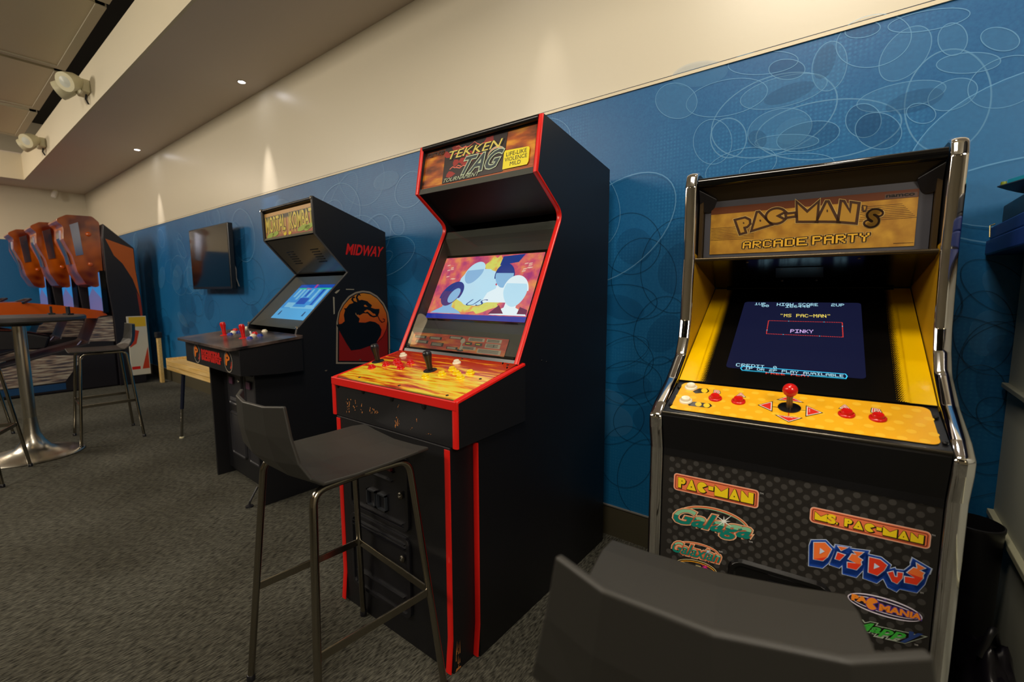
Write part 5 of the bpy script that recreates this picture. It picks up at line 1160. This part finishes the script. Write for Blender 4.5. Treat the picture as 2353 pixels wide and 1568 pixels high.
# ================================================================== FACETED BAR STOOLS
SHELL = add_bump(mat('grey_black_shell', '#2b2a27', .45), 700, .2, .0004)
SHELLB = SHELL
def stool_parts(T, hires=True):
    rows = [(-.208, .968, .152, .030), (-.202, .895, .166, .034), (-.192, .830, .182, .030), (-.172, .790, .196, .018), (-.130, .768, .200, -.010), (-.045, .764, .198, -.016), (.060, .766, .197, -.018), (.160, .770, .194, -.016), (.205, .768, .186, -.014)]
    cols = (-1, -.62, 0, .62, 1); vs = []; fs = []
    for i, (y, z, w, d) in enumerate(rows):
        for c in cols:
            k = 1 - abs(c) ** 1.6; back_ = i < 4
            yy_ = y - (d * k if back_ else 0) + (0 if back_ else 0); zz_ = z + (0 if back_ else d * k)
            if i == 0: zz_ += .004 * max(0, (abs(c) - .62) / .38)
            vs.append((c * w, yy_ + (.012 if back_ and abs(c) == 1 else 0), zz_))
    n = len(cols)
    for i in range(len(rows) - 1):
        for j in range(n - 1): fs.append((i * n + j, i * n + j + 1, (i + 1) * n + j + 1, (i + 1) * n + j))
    me = bpy.data.meshes.new('seat_shell'); me.from_pydata(vs, [], fs); me.materials.append(SHELL); o = bpy.data.objects.new('seat_shell', me); COL.objects.link(o); o.parent = T.o
    s = o.modifiers.new('thickness', 'SOLIDIFY'); s.thickness = .010; s.offset = 0
    b_ = o.modifiers.new('bevel', 'BEVEL'); b_.width = .0035; b_.segments = 3; b_.limit_method = 'ANGLE'; b_.angle_limit = math.radians(50)
    ft = {(-1, -1): (-.245, -.200), (1, -1): (.245, -.200), (1, 1): (.245, .200), (-1, 1): (-.245, .200)}
    for s_ in (-1, 1):
        for e in (-1, 1):
            fx, fy = ft[(s_, e)]
            pts = fillet([(s_ * .155, 0, .744), (s_ * .165, e * .145, .744), (fx, fy, .0)], [0, .045, 0], 7)
            MB().tube(pts, .0105, STEEL, seg=14).lathe([(.0125, 0), (.0125, .02), (.0105, .022)], (fx * .997, fy * .997, 0), BLKM, seg=14).build('leg', T, sm=60)
    def at(s_, e, z): 
        fx, fy = ft[(s_, e)]; t = 1 - z / .744; return Vector((s_ * .165 + (fx - s_ * .165) * t, e * .145 + (fy - e * .145) * t, z))
    z = .325
    A_, B_, C_, D_ = at(-1, -1, z), at(1, -1, z), at(1, 1, z), at(-1, 1, z)
    for p, q in ((A_, D_), (C_, B_)): MB().bar(p, q, .006, .024, STEEL).build('footrest', T, bevel=.001)
    MB().bar(D_, C_, .006, .024, STEEL).build('footrest', T, bevel=.001)
    MB().box(-.13, .13, -.05, .05, .742, .752, BLKM).build('mounting_plate', T)
T1 = Root('bar_stool', (-1.232, -1.342, 0), -4.5, 'grey bar stool on chrome legs, pushed up to the red-edged machine', 'bar stool', 'faceted bar stools'); stool_parts(T1)
def copy_stool(loc, deg, label):
    r_ = T1.o.copy(); COL.objects.link(r_); r_.location = loc; r_.rotation_euler = (0, 0, math.radians(deg)); r_['label'] = label
    for c in [x for x in bpy.data.objects if x.parent == T1.o]:
        d = c.copy(); COL.objects.link(d); d.parent = r_
copy_stool((-.132, -1.454, .0), 12, 'dark bar stool in the foreground with its back to the viewer, before the yellow machine')
copy_stool((-5.13, -1.165, 0), 176, 'grey bar stool on the wall side of the round table, its back to the wall')
copy_stool((-4.594, -1.992, 0), 66, 'grey bar stool at the left edge of the picture, nearest the viewer')
copy_stool((-5.95, -1.98, 0), -60, 'grey bar stool behind the round table pole at the far left')

# ------------------------------------------------------------------ round bar table
T = Root('bar_table', (-4.99, -1.635, 0), 0, 'round bar-height table with a chrome pole and flared base', 'table')
MB().lathe([(.0, 1.030), (.355, 1.030), (.375, 1.042), (.375, 1.062), (.367, 1.070), (0, 1.070)], (0, 0, 0), mat('table_laminate', '#3b3a3c', .3), seg=64).build('table_top', T, sm=40)
pr = [(.285, 0), (.288, .006), (.275, .014), (.22, .024), (.15, .042), (.10, .070), (.070, .115), (.048, .18), (.040, .27), (.038, .30)]
MB().lathe(pr, (0, 0, 0), mat('brushed_chrome', '#c4c0b6', .27, 1.0), seg=64).build('base', T, sm=50)
MB().lathe([(.038, .30), (.038, 1.0)], (0, 0, 0), mat('brushed_chrome', '#c4c0b6', .27, 1.0), seg=32).build('pole', T, sm=50)
MB().lathe([(.12, 1.0), (.13, 1.012), (.13, 1.030)], (0, 0, 0), BLKM, seg=32).build('mounting_flange', T, sm=50)
for k, (x, y) in enumerate(((-.16, .20), (.04, .27))):
    t = Root('menu_holder', (-4.99 + x, -1.635 + y, 1.070), 20 * k, ('small dark holder on the round table, left one', 'small dark holder on the round table, right one')[k], 'holder')
    MB().box(-.03, .03, -.02, .02, 0, .012, BLKM).build('foot', t); MB().box(-.018, .018, -.006, .006, .012, .065, BLKM).build('upright', t, bevel=.002)

# ------------------------------------------------------------------ pale wooden bench-height box behind the dragon machine
PINE = mat('pine', '#d9b46c', .5); noise_color(PINE, '#cfa658', '#e2c384', 5, .35, .7, 4, (1, 12, 12))
T = Root('wooden_table', (-4.13, -.62, 0), 0, 'pale wooden games table half hidden behind the dragon machine', 'table')
MB().box(-.62, .62, -.19, .19, .575, .655, PINE).build('table_box', T, bevel=.003)
MB().box(-.62, .62, .19, .21, .575, .70, PINE).build('back_rail', T, bevel=.003)
MB().box(-.64, -.62, -.19, .21, .575, .675, PINE).build('end_rail', T, bevel=.003)
MB().box(-.62, .62, -.1915, -.19, .612, .615, mat('pine_groove', '#8a6a34', .7)).build('groove', T)
for sx_ in (-1, 1):
    for sy_ in (-1, 1):
        x, y = sx_ * .36, sy_ * .15
        lg = MB().tube([(x, y, .575), (x + sx_ * .04, y + sy_ * .02, .26)], .014, mat('blue_black_tube', '#10162a', .4)).tube([(x + sx_ * .04, y + sy_ * .02, .27), (x + sx_ * .07, y + sy_ * .03, .01)], .010, CHRD).build('leg', T, sm=60)
        MB().lathe([(.018, 0), (.018, .01), (.006, .015)], (x + sx_ * .071, y + sy_ * .03, 0), EMP, seg=14).build('foot', parent=lg)

# ------------------------------------------------------------------ wall television
T = Root('television', (-5.60, -.02, 1.60), 0, 'dark flat television mounted on the blue wall', 'television')
th_ = math.radians(-4); 
tv = MB().box(-.53, .53, -.115, -.065, -.325, .335, BLKS).build('housing', T, bevel=.006)
MB().box(-.515, .515, -.1165, -.1150, -.30, .32, mat('tv_panel', '#020203', .07)).build('screen', T)
MB().box(-.22, .22, -.066, 0.016, -.14, .14, BLKM).build('wall_bracket', T)
MB().tube(fillet([(.46, -.06, -.05), (.50, -.05, -.12), (.47, -.04, -.22), (.50, -.03, -.30)], .05), .006, mat('cable_grey', '#8f8c88', .5), seg=8).build('cable', T, sm=60)
# narrow pale post at the wall
T = Root('wooden_post', (-7.62, -.12, 0), 0, 'narrow pale wooden post standing by the wall beyond the television', 'post')
MB().box(-.035, .035, -.02, .02, 0, .62, PINE).build('post', T, bevel=.004); MB().box(-.05, .05, -.035, .035, .62, .70, BLKM).build('cap', T, bevel=.01)

# ------------------------------------------------------------------ three linked orange ride-on simulators in the corner
ORG = mat('orange_gloss', '#c8540a', .16, coat=.5); noise_color(ORG, '#5e1806', '#c8620c', 3.6, .36, .66, 2)
ORB = mat('orange_bright', '#c8540c', .16, coat=.5)
SNOW = mat('white_side_print', '#c9c6b8', .4); noise_color(SNOW, '#4a4650', '#b4ac9c', 11, .40, .60, 6, (1, .5, 5), [(.49, '#8a7468')])
def sim(loc, label, first):
    T = Root('ride_simulator', loc, 0, label, 'ride simulator', 'orange ride simulators')
    # tall monitor tower against the wall, printed flank towards the viewer
    twr = MB().prism([(-.20, .0), (-.17, 1.0), (-.205, 1.55), (-.205, 1.83), (-.50, 2.12), (-.52, 1.93), (-.52, 1.37), (-.485, .86), (-.485, 0)], -.40, .40, mat('tower_dark', '#16131a', .35)).build('tower', T, bevel=.01)
    fl = Art(Frame(T, (.40, 0, 0), (0, 1, 0), (0, 0, 1)), 'flank_print', lift=.001)
    fl.poly([(-.49, 1.93), (-.215, 1.93 - .11), (-.213, 1.55), (-.185, 1.15), (-.25, 1.42), (-.34, 1.62), (-.42, 1.72)], ink('flank_orange', '#b4560e'), 0)
    fl.poly([(-.185, 1.15), (-.178, .98), (-.19, .70), (-.22, 1.25)], ink('flank_red', '#8c2c18'), 0); fl.build(T, parent=twr)
    sc = MB().box(-.38, .38, -.575, -.522, .98, 1.52, BLKG).build('screen', T)
    a = Art(Frame(T, (0, -.575, .96), (1, 0, 0), (0, 0, 1)), 'screen_picture', lift=.001)
    a.poly([(-.36, .04), (.36, .04), (.36, .54), (-.36, .54)], glow('sim_blue', '#2f7fc0', .8), 0); a.poly([(-.36, .04), (.36, .04), (.36, .2), (-.1, .34), (-.36, .22)], glow('sim_violet', '#7070a8', .6), 1); a.build(T, parent=sc)
    # moulded orange canopy that juts forward over the screen
    cano = [(-.515, 2.14), (-.58, 2.21), (-.82, 2.20), (-.93, 2.13), (-.86, 2.06), (-.87, 1.90), (-.80, 1.70), (-.77, 1.50), (-.70, 1.34), (-.60, 1.30), (-.53, 1.38)]
    cano = [(p.x, p.y) for p in fillet([(y, z, 0) for y, z in cano], .05, 3, closed=True)]
    cn = MB().prism(cano, -.30, .30, ORG).build('canopy', T, bevel=.03, seg=3)
    MB().prism([(-.875, 2.02), (-.88, 1.92), (-.82, 1.70), (-.81, 1.60), (-.80, 1.60), (-.86, 2.02)], -.10, .10, mat('mirror_grey', '#8a90a8', .12, .9)).build('front_mirror', parent=cn)
    for s_ in (-1, 1):
        MB().prism([(-.80, 2.08), (-.72, 2.12), (-.70, 1.72), (-.77, 1.70)], s_ * .302 - .006, s_ * .302 + .006, mat('mirror_grey', '#8a90a8', .12, .9)).build('side_mirror', parent=cn)
        MB().lathe([(.03, 0), (.028, .012), (.012, .018), (0, .018)], (s_ * .30, -.63, 1.98), ORB, axis=(s_, 0, 0), seg=16).build('boss', parent=cn, sm=50)
        MB().lathe([(.025, 0), (.022, .012), (0, .016)], (s_ * .30, -.64, 1.60), ORB, axis=(s_, 0, 0), seg=16).build('boss', parent=cn, sm=50)
    # ride-on body: nose, saddle, handlebars on a printed platform
    body = [(-.50, .90), (-.56, 1.00), (-.95, 1.08), (-1.30, 1.13), (-1.60, 1.12), (-1.9, 1.02), (-1.95, .92), (-1.5, .96), (-1.2, .90), (-.9, .92)]
    body = [(p.x, p.y) for p in fillet([(y, z, 0) for y, z in body], .06, 3, closed=True)]
    bd = MB().prism(body, -.30, .30, ORB).build('ride_body', T, bevel=.045, seg=3)
    MB().prism([(-1.05, .70), (-1.3, .78), (-1.7, .82), (-2.2, .74), (-2.1, .60), (-1.1, .55)], -.16, .16, mat('saddle_black', '#120f14', .4)).build('saddle', T, bevel=.03, seg=3)
    MB().tube(fillet([(-.36, -1.28, 1.12), (-.2, -1.20, 1.16), (.2, -1.20, 1.16), (.36, -1.28, 1.12)], .05), .014, BLKM).build('handlebar', T, sm=60)
    MB().prism([(-.486, .0), (-.486, .95), (-.62, .93), (-.75, .60), (-1.05, .52), (-1.5, .40), (-2.15, .34), (-2.2, .08), (-2.15, 0)], -.37, .37, mat('platform_dark', '#141018', .4)).build('platform', T, bevel=.02)
    sp_ = Art(Frame(T, (.371, 0, 0), (0, 1, 0), (0, 0, 1)), 'platform_print', lift=.002)
    sp_.poly([(-2.1, .12), (-2.1, .32), (-1.5, .37), (-1.1, .48), (-.80, .44), (-1.0, .14)], SNOW, 0); sp_.poly([(-.745, .62), (-.63, .91), (-.49, .93), (-.49, .60)], SNOW, 0); sp_.poly([(-1.6, .04), (-1.0, .04), (-1.0, .12), (-1.65, .12)], ink('deep_blue', '#14406c'), 1)
    sp_.poly([(-2.18, .1), (-2.1, .1), (-2.1, .4), (-2.16, .36)], ink('flag_yellow', '#d8b020'), 1); sp_.build(T)
    MB().tube(fillet([(.27, -1.9, .3), (.33, -1.75, .22), (.33, -1.1, .24), (.27, -.8, .62)], .08), .012, mat('rail_violet', '#5a5870', .3, .6), seg=10).build('foot_rail', T, sm=60)
    if first:
        pn = MB().box(.41, .43, -.36, -.15, .12, .92, mat('board_white', '#c8c4b4', .4)).build('side_board', T, bevel=.004)
        sa = Art(Frame(T, (.43, 0, 0), (0, 1, 0), (0, 0, 1)), 'board_print', lift=.001)
        sa.poly([(-.34, .78), (-.16, .78), (-.16, .91), (-.34, .91)], ink('flag_yellow', '#d8b020'), 0); sa.poly([(-.35, .50), (-.28, .55), (-.24, .72), (-.35, .76)], ink('flag_red', '#b83818'), 0); sa.poly([(-.24, .2), (-.16, .2), (-.16, .5)], ink('flag_red', '#b83818'), 0)
        sa.poly([(-.35, .20), (-.26, .20), (-.26, .24), (-.35, .24)], ink('lamp_red', '#c81810'), 1); sa.build(parent=pn)
sim((-8.20, -.05, 0), 'orange and black ride simulator nearest the viewer, last in its row', True)
sim((-9.30, -.16, 0), 'orange and black ride simulator between the other two', False)
sim((-10.60, -.26, 0), 'orange and black ride simulator farthest back in the corner', False)

# ------------------------------------------------------------------ right edge: grey cabinet, stacked boxes, bin, bag
LAM = add_bump(mat('grey_laminate', '#b0b2a2', .5), 400, .15, .0005)
T = Root('storage_cabinet', (.78, -.02, 0), 0, 'plain grey-green laminate cabinet at the right edge', 'cabinet')
MB().box(-.41, .45, -1.10, 0, .04, 1.355, LAM).build('body', T, bevel=.003)
MB().box(-.425, .46, -1.11, 0, .945, .960, mat('trim_strip', '#7b7c6e', .4)).build('edge_strip', T, bevel=.002)
MB().box(-.425, .46, -1.11, 0, .530, .548, mat('trim_strip_pale', '#a5a48a', .4)).build('edge_strip', T, bevel=.002)
MB().box(-.39, .43, -1.06, -.02, 0, .04, BLKM).build('plinth', T)
NB = mat('navy_blue_plastic', '#0e2a6e', .42)
T = Root('blue_box', (.70, -.008, 1.355), 0, 'dark blue lidded box lying on top of the grey cabinet', 'box')
MB().box(-.412, .30, -.95, 0, 0, .046, NB).build('tray', T, bevel=.004); MB().box(-.405, .30, -.95, 0, .048, .086, NB).build('lid', T, bevel=.004)
MB().tube([(-.405, -.06, .090), (-.416, -.065, .085), (-.416, -.08, .05)], .0018, mat('clip_metal', '#a89a68', .4, .8), seg=6).build('clip', T)
T = Root('black_case', (.70, -.010, 1.4415), 0, 'flat black case stacked on the blue box', 'case')
MB().box(-.386, .25, -.75, 0, 0, .010, BLKM).build('base', T, bevel=.002); MB().box(-.383, .25, -.74, -.004, .010, .062, mat('case_dark', '#11181c', .4)).build('lid', T, bevel=.004)
T = Root('curled_tray', (.276, -.165, 1.5045), 22, 'thin dark curled tray on top of the black case', 'tray')
pv = []; fs = []; N_ = 15
for i in range(N_):
    t = i / (N_ - 1); x = .33 * t; z = .001 + .033 * abs(2 * t - 1) ** 2.2
    pv += [(x, -.40, z), (x, 0, z)]
for i in range(N_ - 1): fs.append((2 * i, 2 * i + 2, 2 * i + 3, 2 * i + 1))
me = bpy.data.meshes.new('tray_sheet'); me.from_pydata(pv, [], fs); me.materials.append(mat('tray_brown_black', '#1c1214', .35)); o = bpy.data.objects.new('tray_sheet', me); COL.objects.link(o); o.parent = T.o
sm_ = o.modifiers.new('t', 'SOLIDIFY'); sm_.thickness = .003; sm_.offset = 1
CYM = mat('cyan_card', '#1f9cbc', .5)
T = Root('cyan_folder', (.298, -.155, 1.5420), 22, 'bright cyan folder on top of the stack at the right edge', 'folder')
MB().box(0, .285, -.34, 0, 0, .002, CYM).box(0, .002, -.34, 0, .002, .014, CYM).box(0, .285, -.34, 0, .014, .016, CYM).build('cover', T); MB().box(.003, .28, -.335, -.002, .0025, .0135, mat('cyan_paper', '#38b4d0', .6)).build('pages', T)
T = Root('marker_cap', (.288, -.172, 1.5385), 0, 'tiny yellow-green cap perched on the curled tray', 'cap')
MB().lathe([(.006, 0), (.007, .002), (.006, .012), (0, .013)], (0, 0, 0), mat('yellow_green_plastic', '#7d8c30', .4), seg=14).build('cap', T, sm=50)
T = Root('waste_bin', (.290, -.28, 0), 0, 'slim black waste bin between the yellow machine and the grey cabinet', 'bin')
MB().lathe([(.0, .0), (.052, .0), (.057, .30), (.061, .575), (.063, .580), (.063, .588), (.059, .590), (.058, .30), (.052, .012), (0, .012)], (0, 0, 0), mat('bin_black', '#18171b', .38), seg=40).build('bin_body', T, sm=40)
T = Root('black_bag', (.292, -.56, 0), 0, 'shiny black bag slumped beside the waste bin', 'bag')
bm = bmesh.new(); bmesh.ops.create_icosphere(bm, subdivisions=4, radius=1)
r = random.Random(9); import mathutils
for v in bm.verts:
    n_ = mathutils.noise.noise(v.co * 2.2) * .22 + mathutils.noise.noise(v.co * 5.5 + Vector((3, 1, 2))) * .10
    d = v.co.normalized(); k = 1 + n_; z = .5 + .5 * d.z * k
    w = 1 - .25 * max(0, d.z)
    v.co = Vector((max(-.068, min(.072, d.x * .085 * k * w)), d.y * .17 * k * w, max(0.0, .40 * z - .01 if z > .03 else 0)))
me = bpy.data.meshes.new('bag_body'); bm.to_mesh(me); bm.free(); me.materials.append(mat('bag_shiny', '#141018', .30)); o = bpy.data.objects.new('bag_body', me); COL.objects.link(o); o.parent = T.o; smooth(o, 60)
MB().tube(fillet([(-.02, -.04, .38), (0, -.02, .46), (.02, .04, .38)], .03), .008, BLKM, seg=8).build('handle', T, sm=60)
